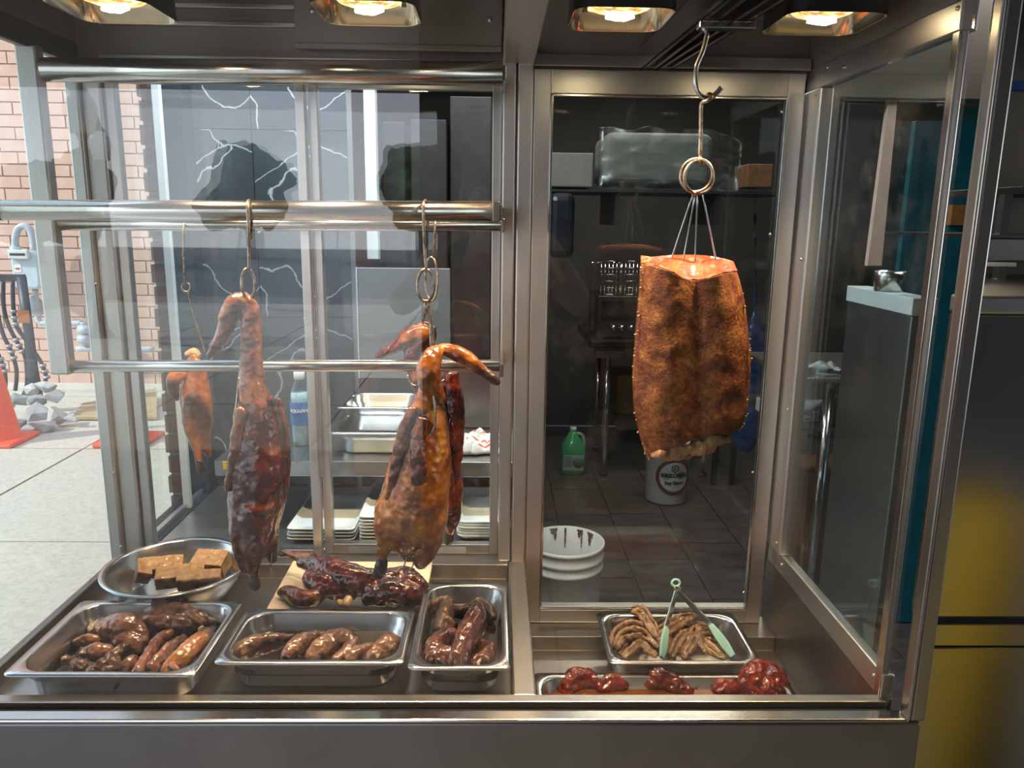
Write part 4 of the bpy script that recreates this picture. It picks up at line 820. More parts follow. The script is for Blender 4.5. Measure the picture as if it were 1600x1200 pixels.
b = MB(); b.lathe([(.0145, .184), (.0150, .185), (.0150, .203), (.013, .205), (.001, .2055)], tuple(c), 20); part('cap', b, WHITE, wbt)
# towel
def towel(name, label, cx, cy, cz, sx, sy, sz, seed, m, drop=0.):
    b = MB(); n = 34; tv = []; 
    for j in range(n + 1):
        for i in range(n + 1):
            u, v = i / n - .5, j / n - .5; P = Vector((u * 3 + seed, v * 3, seed * .37))
            h = (mnoise.noise(P) * .5 + .5) * .6 + abs(mnoise.noise(P * 2.3)) * .6
            ed = max(0, 1 - (abs(u) * 2) ** 3) * max(0, 1 - (abs(v) * 2) ** 3)
            z = sz * h * (ed ** .5) + .003
            if drop and v < -.15: z -= drop * ((-.15 - v) / .35) * (.6 + .4 * math.cos(u * 5 + 1))
            tv.append((cx + sx * (u + .10 * mnoise.noise(P * 1.5)), cy + sy * (v + .10 * mnoise.noise(P * 1.5 + Vector((5, 5, 5)))) * (.35 if drop and v < -.15 else 1), cz + z))
    fs = [(j * (n + 1) + i, j * (n + 1) + i + 1, (j + 1) * (n + 1) + i + 1, (j + 1) * (n + 1) + i) for j in range(n) for i in range(n)]
    b.add(tv, fs, True); o = solo(name, b, m, label, 'towel'); s = o.modifiers.new('solid', 'SOLIDIFY'); s.thickness = .0025; s.offset = 1; return o
m, t, bb = newmat('striped_cloth'); tc = t.nodes.new('ShaderNodeTexCoord'); wv = t.nodes.new('ShaderNodeTexWave'); wv.inputs['Scale'].default_value = 9; wv.inputs['Distortion'].default_value = 2.5; wv.bands_direction = 'Y'
t.links.new(tc.outputs['Object'], wv.inputs['Vector']); rr = t.nodes.new('ShaderNodeValToRGB'); e = rr.color_ramp.elements; e[0].position = .80; e[0].color = (.70, .70, .68, 1); e[1].position = .93; e[1].color = (.62, .16, .08, 1)
t.links.new(wv.outputs[0], rr.inputs[0]); t.links.new(rr.outputs[0], bb.inputs['Base Color']); bb.inputs['Roughness'].default_value = .9; STRIPE = m
CLOTH = plain('white_cloth', (.62, .64, .64), .9, var=.06, bs=.3, bscale=300)
p = PY(745, 684, 2.02); towel('towel', 'crumpled white towel with orange stripes on the steel shelf', p[0], 2.06, .9855, .125, .15, .055, 3.1, STRIPE)
# plates
def plate_mesh(w, d, h, flat=.012, r=.012):
    b = MB(); L = []
    for ins, z, rr_ in ((.05, 0, .01), (.018, 0, r), (.003, h * .75, r), (0, h, r), (.003, h + .001, r), (.016, .003, r), (.05, .003, .01)): L.append(rrect(w - 2 * ins, d - 2 * ins, min(rr_, .02), z, 3))
    b.rings(L, (True, True)); return b
def stack(n, mesh, x, y, z0, dz, name, cat, group, words, rot=0.):
    for i in range(n):
        o = bpy.data.objects.new(name, mesh); COL.objects.link(o); o.location = (x + random.uniform(-.0015, .0015), y + random.uniform(-.0015, .0015), z0 + i * dz); o.rotation_euler = (0, 0, rot + random.uniform(-.008, .008))
        tag(o, words(i), cat, group)
ordw = ['lowest', 'second from the bottom', 'third from the bottom', 'fourth from the bottom', 'fifth from the bottom', 'sixth from the bottom', 'seventh from the bottom', 'topmost']
def w_of(desc, n): return lambda i: f'{desc}, {"topmost" if i == n - 1 else ordw[i].split(" ")[0] + (" lowest" if i else "")}'
pl = PY(449, 853, 1.835); pr = PY(556, 853, 1.835); pw = pr[0] - pl[0]
me = plate_mesh(pw, .245, .012).mesh('square_plate', CERAM); stack(4, me, (pl[0] + pr[0]) / 2, 1.835 + .1225, .799, .009, 'square_plate', 'plate', 'low stack of square plates', w_of('white square plate in the low stack by the door stile', 4), -.02)
pl = PY(562, 855, 1.83); pr = PY(672, 855, 1.83); pw = pr[0] - pl[0]
me = plate_mesh(pw, .26, .012).mesh('square_plate', CERAM); stack(8, me, (pl[0] + pr[0]) / 2 - .002, 1.83 + .13, .799, .0088, 'square_plate', 'plate', 'tall stack of square plates', w_of('white square plate in the tall stack behind the amber duck', 8))
pl = PY(713, 855, 1.83); bwid = .135
me = plate_mesh(bwid, .18, .026, r=.02).mesh('rectangular_bowl', CERAM); stack(6, me, pl[0] + bwid / 2, 1.83 + .09, .799, .0072, 'rectangular_bowl', 'bowl', 'stack of rectangular bowls', w_of('white rectangular bowl by the centre column', 6))
# grey leaning board and white door edge
p = PY(558, 418, 2.2); q = PY(704, 592, 2.2); b = MB(); b.box((p[0], 2.20, q[2]), (q[0], 2.212, p[2])); gb = solo('grey_board', b, plain('grey_board', (.26, .25, .245), .4, var=.1, vs=3), 'grey board with a white edge standing behind the shelf pans', 'board', bevel=.002)
b = MB(); b.box((p[0] - .004, 2.198, q[2]), (p[0] - .0005, 2.212, p[2])); part('white_edge', b, WHITE, gb, label='white left edge')
# ================================================================ KITCHEN
DK = plain('kitchen_dark', (.03, .03, .032), .4, var=.3)
cab = thing('wall_cabinet', 'dark tall kitchen cabinet behind the sliding doors', 'cabinet', (.0, 3.2, 0))
for (x0, x1, y0, y1, Y, m_) in ((597, 640, 190, 560, 3.2, DK), (641, 702, 186, 560, 3.2, plain('cabinet_brown', (.05, .045, .04), .45, var=.2)), (703, 768, 150, 560, 3.25, plain('cabinet_grey', (.06, .056, .05), .45, var=.2))):
    p = PY(x0, y0, Y); q = PY(x1, y1, Y); b = MB(); b.box((p[0], Y, q[2]), (q[0] - .008, Y + .35, p[2])); part('door', b, m_, cab, .004)
# foam container in a bag on a wall shelf
FOAM = plain('white_foam', (.40, .40, .36), .55, var=.06)
p = PY(945, 205, 3.4); q = PY(1112, 291, 3.4); b = MB(); b.box((p[0], 3.4, q[2]), (q[0], 3.75, p[2])); fm = solo('foam_box', b, FOAM, 'big white foam box in a clear bag on the kitchen shelf', 'box', bevel=.04, seg=4)
BAGM = glass('plastic_bag', .12, (.9, .92, .9), .25, dirt=.25)
b = MB(); n = 26; tv = []; P0 = PY(933, 296, 3.38); P1 = PY(1160, 203, 3.38)
for j in range(n + 1):
    for i in range(n + 1):
        u, v = i / n, j / n; x = P0[0] + (P1[0] - P0[0]) * u; z = P0[2] + (P1[2] - P0[2]) * v * (1 if u < .78 else 1 - (u - .78) * 1.6 * abs(v - .4)); nn_ = mnoise.noise(Vector((u * 7, v * 7, 2))) * .02
        tv.append((x, 3.37 + nn_, z + nn_))
b.add(tv, [(j * (n + 1) + i, j * (n + 1) + i + 1, (j + 1) * (n + 1) + i + 1, (j + 1) * (n + 1) + i) for j in range(n) for i in range(n)], True); bg = part('bag', b, BAGM, fm, label='crinkled clear plastic bag'); s = bg.modifiers.new('solid', 'SOLIDIFY'); s.thickness = .001
p = PY(858, 296, 3.35); q = PY(1240, 305, 3.35); b = MB(); b.box((p[0], 3.3, q[2]), (q[0], 3.8, p[2])); ks = thing('wall_shelf', 'dark kitchen wall shelf under the foam box', 'shelf', (p[0] + .5, 3.55, q[2])); part('board', b, DK, ks)
for x in (962, 1120):
    a = PY(x, 300, 3.32); c = PY(x + 4, 352, 3.32); b = MB(); b.box((a[0], 3.32, c[2]), (a[0] + .02, 3.8, a[2])); part('bracket', b, DK, ks)
p = PY(857, 238, 3.4); q = PY(926, 293, 3.4); b = MB(); b.box((p[0], 3.4, q[2]), (q[0], 3.7, p[2])); solo('carton', b, plain('pale_carton', (.22, .21, .18), .7, var=.1), 'grey carton on the kitchen shelf left of the foam box', 'carton', bevel=.006)
p = PY(1170, 256, 3.4); q = PY(1206, 293, 3.4); b = MB(); b.box((p[0], 3.4, q[2]), (q[0], 3.6, p[2])); solo('carton', b, plain('brown_carton', (.30, .13, .05), .7, var=.25, vs=40), 'small brown carton on the kitchen shelf right of the foam box', 'carton', bevel=.004)
p = PY(857, 302, 3.3); q = PY(894, 402, 3.3); b = MB(); b.box((p[0], 3.22, q[2]), (q[0], 3.3, p[2])); solo('black_bag', b, plain('black_plastic', (.01, .013, .02), .3, var=.3), 'black plastic bag hanging under the kitchen shelf', 'bag', bevel=.03, seg=3)
# prep table with fryer
tb = thing('prep_table', 'dark table with chrome legs holding a fryer in the kitchen', 'table', PY(970, 745, 4.75))
p = PY(922, 530, 4.75); q = PY(1130, 545, 4.75); b = MB(); b.box((p[0], 4.7, q[2]), (q[0], 5.5, p[2])); part('tabletop', b, BLACK, tb, .01)
p = PY(930, 546, 4.76); q = PY(972, 558, 4.76); b = MB(); b.box((p[0], 4.71, q[2]), (q[0], 4.76, p[2])); part('corner_bracket', b, S_PAN, tb)
for (xa, ya, xb_, yb, Y) in ((936, 550, 929, 720, 5.35), (950, 550, 944, 745, 4.76), (1110, 550, 1106, 745, 4.76)):
    a = PY(xa, ya, Y); b = MB(); b.cyl((a[0], Y, 0.02), (a[0], Y, a[2]), .022, 12); lg = part('leg', b, CHROME, tb); b = MB(); b.cyl((a[0], Y, 0.001), (a[0], Y, .022), .026, 10); part('foot', b, BLACK, lg)
fr = thing('fryer', 'black countertop fryer with wire baskets on the prep table', 'fryer', PY(970, 528, 4.85))
zt0 = PY(960, 530, 4.75)[2]
p = PY(935, 462, 4.8); q = PY(1075, 530, 4.8); b = MB(); b.box((p[0], 4.8, zt0 + .001), (q[0], 5.3, p[2])); part('body', b, S_D, fr, .006)
p = PY(940, 470, 4.79); q = PY(1070, 502, 4.79); b = MB(); b.box((p[0], 4.785, q[2]), (q[0], 4.8, p[2])); part('control_panel', b, BLACK, fr)
for x in (958, 971, 986):
    a = PY(x, 512, 4.79); b = MB(); b.cyl((a[0], 4.77, a[2]), (a[0], 4.80, a[2]), .018, 12); part('knob', b, CHROME, fr)
for (x0, x1) in ((940, 968), (972, 1000)):
    b = MB(); p = PY(x0, 408, 4.85); q = PY(x1, 460, 4.85)
    for k in range(6):
        x = p[0] + (q[0] - p[0]) * k / 5; b.cyl((x, 4.85, q[2]), (x, 4.85, p[2]), .003, 6); z = q[2] + (p[2] - q[2]) * k / 5; b.cyl((p[0], 4.85, z), (q[0], 4.85, z), .003, 6); b.cyl((x, 4.85, q[2]), (x, 5.15, q[2]), .003, 6); b.cyl((p[0], 4.85, z), (p[0], 5.15, z), .003, 6)
    b.cyl((p[0] - .005, 4.85, p[2]), (p[0] - .09, 4.6, p[2] + .0), .008, 8); part('basket', b, CHROME, fr)
p = PY(965, 585, 5.0); q = PY(1010, 646, 5.0); b = MB(); b.box((p[0], 5.0, q[2]), (q[0], 5.3, p[2])); p2 = PY(972, 655, 5.0)
cr = thing('yellow_crate', 'dim yellow carton on the shelf under the fryer table', 'carton', (p[0], 5.1, q[2])); part('box', b, plain('ochre_card', (.20, .12, .02), .6, var=.2), cr, .004)
b = MB(); a = PY(960, 657, 4.95); c = PY(1080, 663, 4.95); b.box((a[0], 4.8, c[2]), (c[0], 5.4, a[2])); part('lower_shelf', b, S_D, tb)
# jug
c = PZ(894, 737, 0.001); JG = plain('green_detergent', (.03, .36, .12), .25, var=.1, coat=.4)
jg = thing('detergent_jug', 'green detergent jug with handle on the kitchen floor', 'jug', c)
s_ = .155 / 2
b = MB(); b.rings([rrect(.14, .14, .03, c[2], 4, c[0], c[1]), rrect(.155, .155, .04, c[2] + .01, 4, c[0], c[1]), rrect(.155, .155, .04, c[2] + .15, 4, c[0], c[1]), rrect(.15, .15, .05, c[2] + .18, 4, c[0], c[1]), rrect(.10, .10, .045, c[2] + .225, 4, c[0], c[1]), rrect(.06, .06, .029, c[2] + .262, 4, c[0], c[1]), rrect(.042, .042, .02, c[2] + .275, 4, c[0], c[1])], (True, True)); part('jug_body', b, JG, jg)
b = MB(); b.cyl((c[0], c[1], c[2] + .272), (c[0], c[1], c[2] + .30), .021, 14); part('cap', b, WHITE, jg)
b = MB(); b.tube([tuple(q) for q in spline([(c[0] + .02, c[1] - .01, c[2] + .262), (c[0] + .055, c[1] - .015, c[2] + .25), (c[0] + .066, c[1] - .02, c[2] + .21), (c[0] + .066, c[1] - .02, c[2] + .165)], 4)], .011, 10); part('handle', b, plain('pale_green_plastic', (.30, .50, .36), .35, var=.08), jg)
b = MB(); b.box((c[0] - .066, c[1] - .0795, c[2] + .035), (c[0] + .062, c[1] - .0778, c[2] + .135)); lj = part('label', b, plain('jug_label', (.42, .50, .46), .5, var=.05), jg, label='pale printed label')
b = MB(); b.lathe([(.001, 0), (.036, 0), (.036, .0015), (.001, .0015)], (0, 0, 0), 20, Matrix.Translation((c[0] + .03, c[1] - .0797, c[2] + .085)) @ Matrix.Rotation(math.pi / 2, 4, 'X')); part('roundel', b, plain('dark_green_print', (.015, .12, .05), .5, var=.1), lj)
b = MB()
for k, (zz, ww) in enumerate(((.122, .05), (.11, .06), (.10, .045), (.09, .055), (.08, .05), (.07, .055), (.06, .05))): b.box((c[0] - .06, c[1] - .0803, c[2] + zz), (c[0] - .06 + ww, c[1] - .0795, c[2] + zz + .0035))
part('print_lines', b, BLACK, lj)
# soy sauce pail
c = PZ(1040, 779, 0.001); rp = .128
pail = thing('sauce_pail', 'white plastic soy sauce pail standing below the pork belly', 'pail', c)
b = MB(); b.lathe([(.001, 0), (rp * .9, 0), (rp * .94, .01), (rp, .30), (rp * 1.05, .305), (rp * 1.05, .34), (rp * 1.02, .345), (rp, .345), (rp * .97, .30), (rp * .92, .012), (.001, .012)], tuple(c), 36); part('pail_body', b, PLASTW, pail)
def curved(pts2d, cx, cy, cz, R, m_, name, parent, lift=.001, a0=0.):
    pass
def disc_on(R, c, zc, r0, r1, m_, name, parent, lift, a0=.12):
    b = MB(); n = 48; tv = []
    for rr_ in (r0, r1):
        for k in range(n):
            a = 2 * math.pi * k / n; x = rr_ * math.cos(a); z = rr_ * math.sin(a); th = x / R + a0
            tv.append((c[0] + (R + lift) * math.sin(th), c[1] - (R + lift) * math.cos(th), c[2] + zc + z))
    fs = [(k, (k + 1) % n, n + (k + 1) % n, n + k) for k in range(n)]
    if r0 < .002: tv = tv
    b.add(tv, fs); return part(name, b, m_, parent)
MAR = plain('maroon_print', (.16, .045, .035), .5, var=.08); CRM = plain('cream_print', (.70, .68, .60), .5, var=.03)
Rp = rp * .985
lb2 = disc_on(Rp, c, .175, .086, .108, MAR, 'label_ring', pail, .004)
disc_on(Rp, c, .175, .0005, .087, CRM, 'label_disc', lb2, .0038)
def text_on(R, c, zc, s, size, lift, a0=.12, **k):
    tm_ = text_mesh(s, size, **k); q = MB(); q.v = [(c[0] + (R + lift + v[2]) * math.sin(v[0] / R + a0), c[1] - (R + lift + v[2]) * math.cos(v[0] / R + a0), c[2] + zc + v[1]) for v in tm_.v]; q.f = tm_.f; q.sm = tm_.sm; return q
part('lettering', text_on(Rp, c, .183, 'KIKKOMAN', .032, .005, bold=.0012, sx=.92), BLACK, lb2)
part('lettering', text_on(Rp, c, .140, 'Soy Sauce', .027, .005, bold=.0010), BLACK, lb2)
b = MB(); hx = [(.024 * math.sin(k * math.pi / 3), .024 * math.cos(k * math.pi / 3)) for k in range(6)]; hi = [(x * .72, z * .72) for x, z in hx]
def onp(x, z, l=.0052): th = x / Rp + .12; return (c[0] + (Rp + l) * math.sin(th), c[1] - (Rp + l) * math.cos(th), c[2] + .225 + z)
b.add([onp(*q) for q in hx] + [onp(*q) for q in hi], [(k, (k + 1) % 6, 6 + (k + 1) % 6, 6 + k) for k in range(6)])
for (x, z, w_, h_) in ((-.007, -.008, .002, .009), (.003, -.004, .007, .0018), (-.002, .0, .0018, .009)): b.add([onp(x - w_, z - h_), onp(x + w_, z - h_), onp(x + w_, z + h_), onp(x - w_, z + h_)], [(0, 1, 2, 3)])
part('hexagon_logo', b, BLACK, lb2)
# white bucket near
c = PZ(889, 955, 0.001); c = PY(884, 857, 2.86); c = np.array([c[0], 2.86, 0.001]); rb_ = .150; hb = .37
bk = thing('white_bucket', 'open white bucket with dark drips behind the service door glass', 'bucket', c)
b = MB(); b.lathe([(.001, 0), (rb_ * .88, 0), (rb_ * .9, .01), (rb_ * .955, hb * .72), (rb_ * .99, hb * .73), (rb_ * .99, hb * .76), (rb_ * .965, hb * .77), (rb_ * .97, hb * .83), (rb_ * 1.0, hb * .84), (rb_ * 1.0, hb * .87), (rb_ * .975, hb * .88), (rb_ * .985, hb * .96), (rb_ * 1.01, hb * .965), (rb_ * 1.01, hb), (rb_ * .98, hb * 1.004), (rb_ * .95, hb * .995), (rb_ * .93, hb * .7), (rb_ * .85, .012), (.001, .012)], tuple(c), 44); part('bucket_body', b, PLASTW, bk)
SAUCED = plain('dried_sauce', (.045, .022, .014), .4, var=.3)
for a, l, w_ in ((1.80, .05, .007), (1.87, .025, .012), (1.5, .085, .0035), (1.08, .035, .008), (1.0, .075, .0035), (.72, .055, .008), (.70, .025, .014)):
    b = MB(); R_ = rb_ * .942; n = 6; tv = []
    for k in range(n + 1):
        z = hb * .985 - l * k / n; R2 = R_ - .02 * rb_ * (l * k / n / .1) - .002; ww = w_ * (1.2 - .7 * k / n) * (1 + .3 * math.sin(k * 2.1))
        for s_ in (-1, 1): tv.append((c[0] + R2 * math.cos(a + s_ * ww / R2), c[1] + R2 * math.sin(a + s_ * ww / R2), c[2] + z))
    b.add(tv, [(2 * k, 2 * k + 1, 2 * k + 3, 2 * k + 2) for k in range(n)]); part('drip', b, SAUCED, bk)
# blue bottles and bags right of the pork
BLUE = plain('blue_plastic', (.015, .05, .16), .3, var=.3)
p = PY(1176, 470, 4.2); 
bt = thing('blue_bag', 'dark blue hanging bag right behind the pork belly', 'bag', PY(1180, 680, 3.72))
mb = MB(); limb(mb, pxchain([(1180, 306, 2), (1180, 400, 2), (1180, 470, 3), (1180, 490, 6), (1180, 520, 16), (1178, 580, 24), (1174, 640, 30), (1168, 680, 26), (1166, 700, 14)], 3.72, .5)); organic(part('sack', mb, BLUE, bt), .008, 3, .02, .06)
for x in (1121, 1150):
    a = PY(x, 660, 4.6); b = MB(); b.cyl((a[0], 4.6, .001), (a[0], 4.6, a[2]), .02, 10); solo('rack_leg', b, BLACK, ('left' if x < 1130 else 'right') + ' thin black rack leg standing right of the sauce pail', 'rack leg')
# kitchen right side seen through the side pane
rt = thing('steel_table', 'steel work table with a lower shelf seen through the side pane', 'table', (1.35, 2.8, 0))
a = PX(1285, 575, 1.2); 
YT = 2.9
p = PY(1240, 590, YT); q = PY(1420, 600, YT); b = MB(); b.box((p[0], YT, q[2]), (q[0] + .6, YT + .6, p[2])); part('tabletop', b, S_H, rt, .004)
p3 = PY(1297, 600, YT + .03); b = MB(); b.cyl((p3[0], YT + .03, 0.001), (p3[0], YT + .03, q[2]), .022, 14); part('leg', b, CHROME, rt)
z5 = PY(1250, 664, YT + .05)[2]; b = MB(); b.box((p[0], YT + .02, z5 - .02), (q[0] + .6, YT + .6, z5)); part('lower_shelf', b, S_D, rt, .003)
a = PY(1246, 638, YT + .1); c = PY(1279, 663, YT + .1); wb2 = thing('white_carton', 'small white printed carton on the lower shelf of the steel table', 'carton', (a[0], YT + .1, z5))
b = MB(); b.box((a[0] - .1, YT + .1, z5 + .001), (c[0], YT + .3, a[2])); part('box', b, plain('white_card', (.45, .47, .47), .6, var=.04), wb2, .003)
b = MB(); b.box((a[0] + .025, YT + .0985, (a[2] + z5) / 2), (c[0] - .03, YT + .0995, (a[2] + z5) / 2 + .008)); b.box((a[0] + .035, YT + .0985, (a[2] + z5) / 2 - .018), (c[0] - .04, YT + .0995, (a[2] + z5) / 2 - .014)); part('print_lines', b, BLACK, wb2)
tw = PY(1282, 592, YT); towel('towel', 'white cloth draped over the corner of the steel table', tw[0] + .02, YT + .09, p[2] + .002, .20, .24, .05, 8.3, CLOTH, drop=.16)
# half-height steel partition with pale top edge
xw, ya_, yb2_ = .97, 1.80, 2.14; zt2 = 1.6 - .0787 * 2.13
un = thing('steel_partition', 'half-height steel partition with a pale top edge seen through the side pane', 'partition', (1.0, 1.97, 0))
b = MB(); b.box((xw + .004, ya_, .001), (xw + .056, yb2_, zt2 - .042)); part('body', b, steel('partition_steel', (.40, .42, .42), .4, .2), un, .003)
b = MB(); b.box((xw, ya_ - .004, zt2 - .0415), (xw + .06, yb2_ + .004, zt2)); part('top_edge', b, plain('pale_edge', (.60, .66, .64), .4, var=.05), un, .002, label='pale grey-green top edge')
c = PZ(1397, 433, zt2 + .001); b = MB(); rq = .036; b.lathe([(.001, 0), (rq, 0), (rq * 1.02, .03), (rq * 1.06, .05), (rq, .05), (rq * .95, .005), (.001, .005)], (xw + .034, c[1] if 1.85 < c[1] < 2.1 else 1.98, zt2 + .0005), 24); solo('steel_pot', b, S_PAN, 'small shiny steel pot on the half-height steel partition', 'pot')
TAN = plain('tan_board', (.72, .48, .37), .6, var=.08)
Yb2 = 2.25; b = MB(); b.box((.9, 2.24, PY(1396, 153, 2.25)[2]), (2.9, 2.34, 2.65)); struct('trim_4', b, S_D); pts = [PY(1389, 155, Yb2), PY(1403, 155, Yb2), PY(1378, 416, Yb2), PY(1355, 416, Yb2)]
b = MB(); b.poly([tuple(q) for q in pts], (0, .02, 0)); solo('tan_strip', b, TAN, 'pinkish tan strip hanging above the steel partition', 'strip', bevel=.002)
p = PY(1240, 740, 3.3); q = PY(1310, 840, 3.3); b = MB(); b.box((p[0] + .02, 3.3, .001), (q[0] + .3, 3.6, p[2])); solo('wood_cabinet', b, food('oak_front', [(.3, (.14, .06, .02)), (.7, (.28, .13, .05))], 4, .5, .2, .2, 40, (8, 8, 1)), 'small wood-fronted cabinet under the steel table', 'cabinet', bevel=.004)
# wall colours in the gap right of the case
p = PY(1500, 190, 2.9); b = MB(); b.box((p[0] - .16, 2.9, PY(1500, 560, 2.9)[2] * 0 + .001), (p[0] + .1, 2.93, p[2])); tp = solo('teal_panel', b, plain('teal_paint', (.01, .13, .17), .4, var=.15), 'teal panel in the gap beside the corner post', 'panel', bevel=.002)
p = PY(1495, 320, 2.88); q = PY(1516, 352, 2.88); b = MB(); b.box((p[0] - .02, 2.87, q[2]), (q[0] + .01, 2.899, p[2])); part('wood_block', b, plain('orange_wood', (.42, .18, .05), .5, var=.2, vs=30), tp, label='orange wooden block')
p = PY(1504, 0, 2.6); q = PY(1522, 165, 2.6); b = MB(); b.box((p[0] - .02, 2.6, q[2]), (q[0] + .04, 2.64, p[2] + .1)); solo('wood_post', b, food('wood_grain_post', [(.3, (.12, .045, .015)), (.7, (.32, .14, .05))], 6, .5, .2, .2, 40, (10, 10, 1)), 'brown wood-grain post in the gap at the top of the corner post', 'post')
# shelf unit behind pass counter
Ys = 1.55
su = thing('steel_rack', 'steel rack shelf standing on the pass counter', 'rack', (1.1, Ys, 1.5))
p = PY(1532, 372, Ys); q = PY(1600, 408, Ys); b = MB(); b.box((p[0] - .02, Ys, q[2]), (2.0, Ys + .02, p[2])); part('apron', b, S_H, su, .002)
b = MB(); a = PY(1530, 366, Ys); b.box((p[0] - .02, Ys - .02, p[2] + .001), (2.0, Ys + .35, a[2])); part('board', b, S_D, su)
a = PY(1573, 292, Ys + .05); c = PY(1600, 305, Ys + .05); b = MB(); b.box((a[0], Ys, c[2]), (2.0, Ys + .3, a[2])); part('board', b, plain('rack_dark', (.05, .045, .04), .4, .5), su, .002)
for (x, y0, y1) in ((1572, 304, 366), (1563, 417, 450)):
    a = PY(x, y0, Ys + .03); c = PY(x - 4, y1, Ys + .03); b = MB(); b.box((a[0] - .008, Ys + .02, c[2]), (a[0] + .008, Ys + .04, a[2])); part('leg', b, CHROME, su)
p = PY(1525, 410, Ys - .06); q = PY(1588, 417, Ys - .06); b = MB(); b.box((p[0], Ys - .06, q[2]), (q[0], Ys - .045, p[2])); part('ticket_rail', b, WHITE, su, .001, label='white ticket rail')
p = PY(1524, 0, 1.7); b = MB(); b.box((1.10, 1.752, 1.4), (2.4, 1.765, 2.6)); struct('wall_side', b, steel('hood_steel', (.32, .28, .24), .35, .2, (40, 40, 2)))
a = PY(1582, 130, 1.5); c = PY(1600, 122, 1.5); b = MB(); b.box((a[0], 1.5, a[2] - .01), (a[0] + .3, 1.53, a[2] + .004)); solo('blue_clip', b, plain('blue_clip', (.02, .08, .30), .4, var=.1), 'small blue strip at the upper right edge', 'clip')
# ================================================================ STREET SIDE, LEFT
GM = plain('meter_grey', (.50, .58, .62), .45, var=.06); PIPE = plain('grey_pipe', (.45, .50, .54), .4, var=.08)
Ym = 7.02
mt = thing('gas_meter', 'pale grey gas meter with looped pipe on the pink brick wall', 'gas meter', PY(40, 470, Ym))
p = PY(14, 392, Ym); q = PY(64, 452, Ym); 
b = MB(); b.rings([[(x_, Ym - .0, z_) for (x_, y_, z_) in [(a[0], 0, a[1]) for a in rrect(q[0] - p[0], p[2] - q[2], .05, 0, 4, (p[0] + q[0]) / 2, (p[2] + q[2]) / 2)]],
          [(x_, Ym + .16, z_) for (x_, y_, z_) in [(a[0], 0, a[1]) for a in rrect(q[0] - p[0], p[2] - q[2], .05, 0, 4, (p[0] + q[0]) / 2, (p[2] + q[2]) / 2)]]], (True, True), False); part('meter_body', b, GM, mt, .02)
q2 = PY(64, 405, Ym - .03); p2 = PY(15, 392, Ym - .03); b = MB(); b.box((p2[0] - .01, Ym - .05, q2[2]), (p2[0] + .16, Ym - .001, p2[2] + .01)); idx = part('index_box', b, plain('meter_index', (.62, .64, .62), .4, var=.05), mt, .008)
b = MB(); b.box((p2[0] + .01, Ym - .053, q2[2] + .03), (p2[0] + .14, Ym - .0505, q2[2] + .05)); part('dial_strip', b, BLACK, idx)
a = PY(22, 413, Ym); c = PY(34, 425, Ym); b = MB(); b.box((a[0], Ym - .004, c[2]), (c[0], Ym - .0005, a[2])); st = part('sticker', b, WHITE, mt); b = MB(); b.box((a[0] + .01, Ym - .006, (a[2] + c[2]) / 2 - .012), (c[0] - .01, Ym - .0045, (a[2] + c[2]) / 2 + .004)); part('sticker_print', b, plain('red_print', (.6, .05, .04), .5, var=.1), st)
def pipe(name, pts, r, Y, lb=None):
    b = MB(); b.tube([tuple(q) for q in spline([PY(x, y, Y) for x, y in pts], 5)], r, 12); return part(name, b, PIPE, mt)
pipe('pipe', ((24, 390), (24, 372), (28, 358), (37, 353), (46, 358), (51, 372), (53, 390)), .03, Ym + .08)
b = MB(); a = PY(24, 388, Ym + .08); b.cyl((a[0], a[1], a[2] - .05), (a[0], a[1], a[2] + .02), .045, 14); part('union_nut', b, PIPE, mt)
pipe('pipe', ((55, 452), (56, 470), (58, 490), (62, 503), (70, 505), (100, 505), (128, 505)), .025, Ym + .1)
pipe('pipe', ((130, 503), (132, 520), (133, 540)), .03, Ym + .1); pipe('pipe', ((120, 545), (180, 545), (240, 546)), .028, Ym + .12)
b = MB(); a = PY(55, 478, Ym + .08); b.lathe([(.001, -.03), (.09, -.03), (.10, 0), (.09, .03), (.001, .03)], (0, 0, 0), 20, Matrix.Translation(Vector(a.tolist())) @ Matrix.Rotation(1.2, 4, 'Y')); part('regulator', b, PIPE, mt)
for y in (515, 530): b = MB(); a = PY(132, y, Ym + .08); b.cyl((a[0] - .05, a[1], a[2]), (a[0] + .05, a[1], a[2]), .04, 10); part('valve', b, PIPE, mt)
# black wrought iron railing
Yr = 6.25
IR = plain('black_iron', (.03, .032, .04), .45, .3, var=.3)
rl = thing('iron_railing', 'black wrought iron railing with curved rods standing behind the rubble', 'railing', PY(30, 640, Yr))
a = PY(-30, 431, Yr); c = PY(36, 429, Yr); b = MB(); b.box((a[0], Yr, c[2] - .055), (c[0], Yr + .04, c[2])); part('top_bar', b, IR, rl, .004)
b = MB(); A_ = PY(33, 432, Yr); B_ = PY(52, 600, Yr); b.tube([tuple(A_), tuple(PY(45, 520, Yr)), tuple(PY(50, 575, Yr)), tuple(PY(54, 618, Yr))], [(.042, .02), (.042, .02), (.05, .02), (.07, .02)], 8); part('post', b, IR, rl)
a = PY(37, 495, Yr - .025); b = MB(); b.box((a[0] - .045, Yr - .028, a[2] - .05), (a[0] + .045, Yr - .021, a[2] + .05)); part('reflector', b, plain('amber_reflector', (.35, .11, .03), .3, var=.1), rl, label='amber reflector plate')
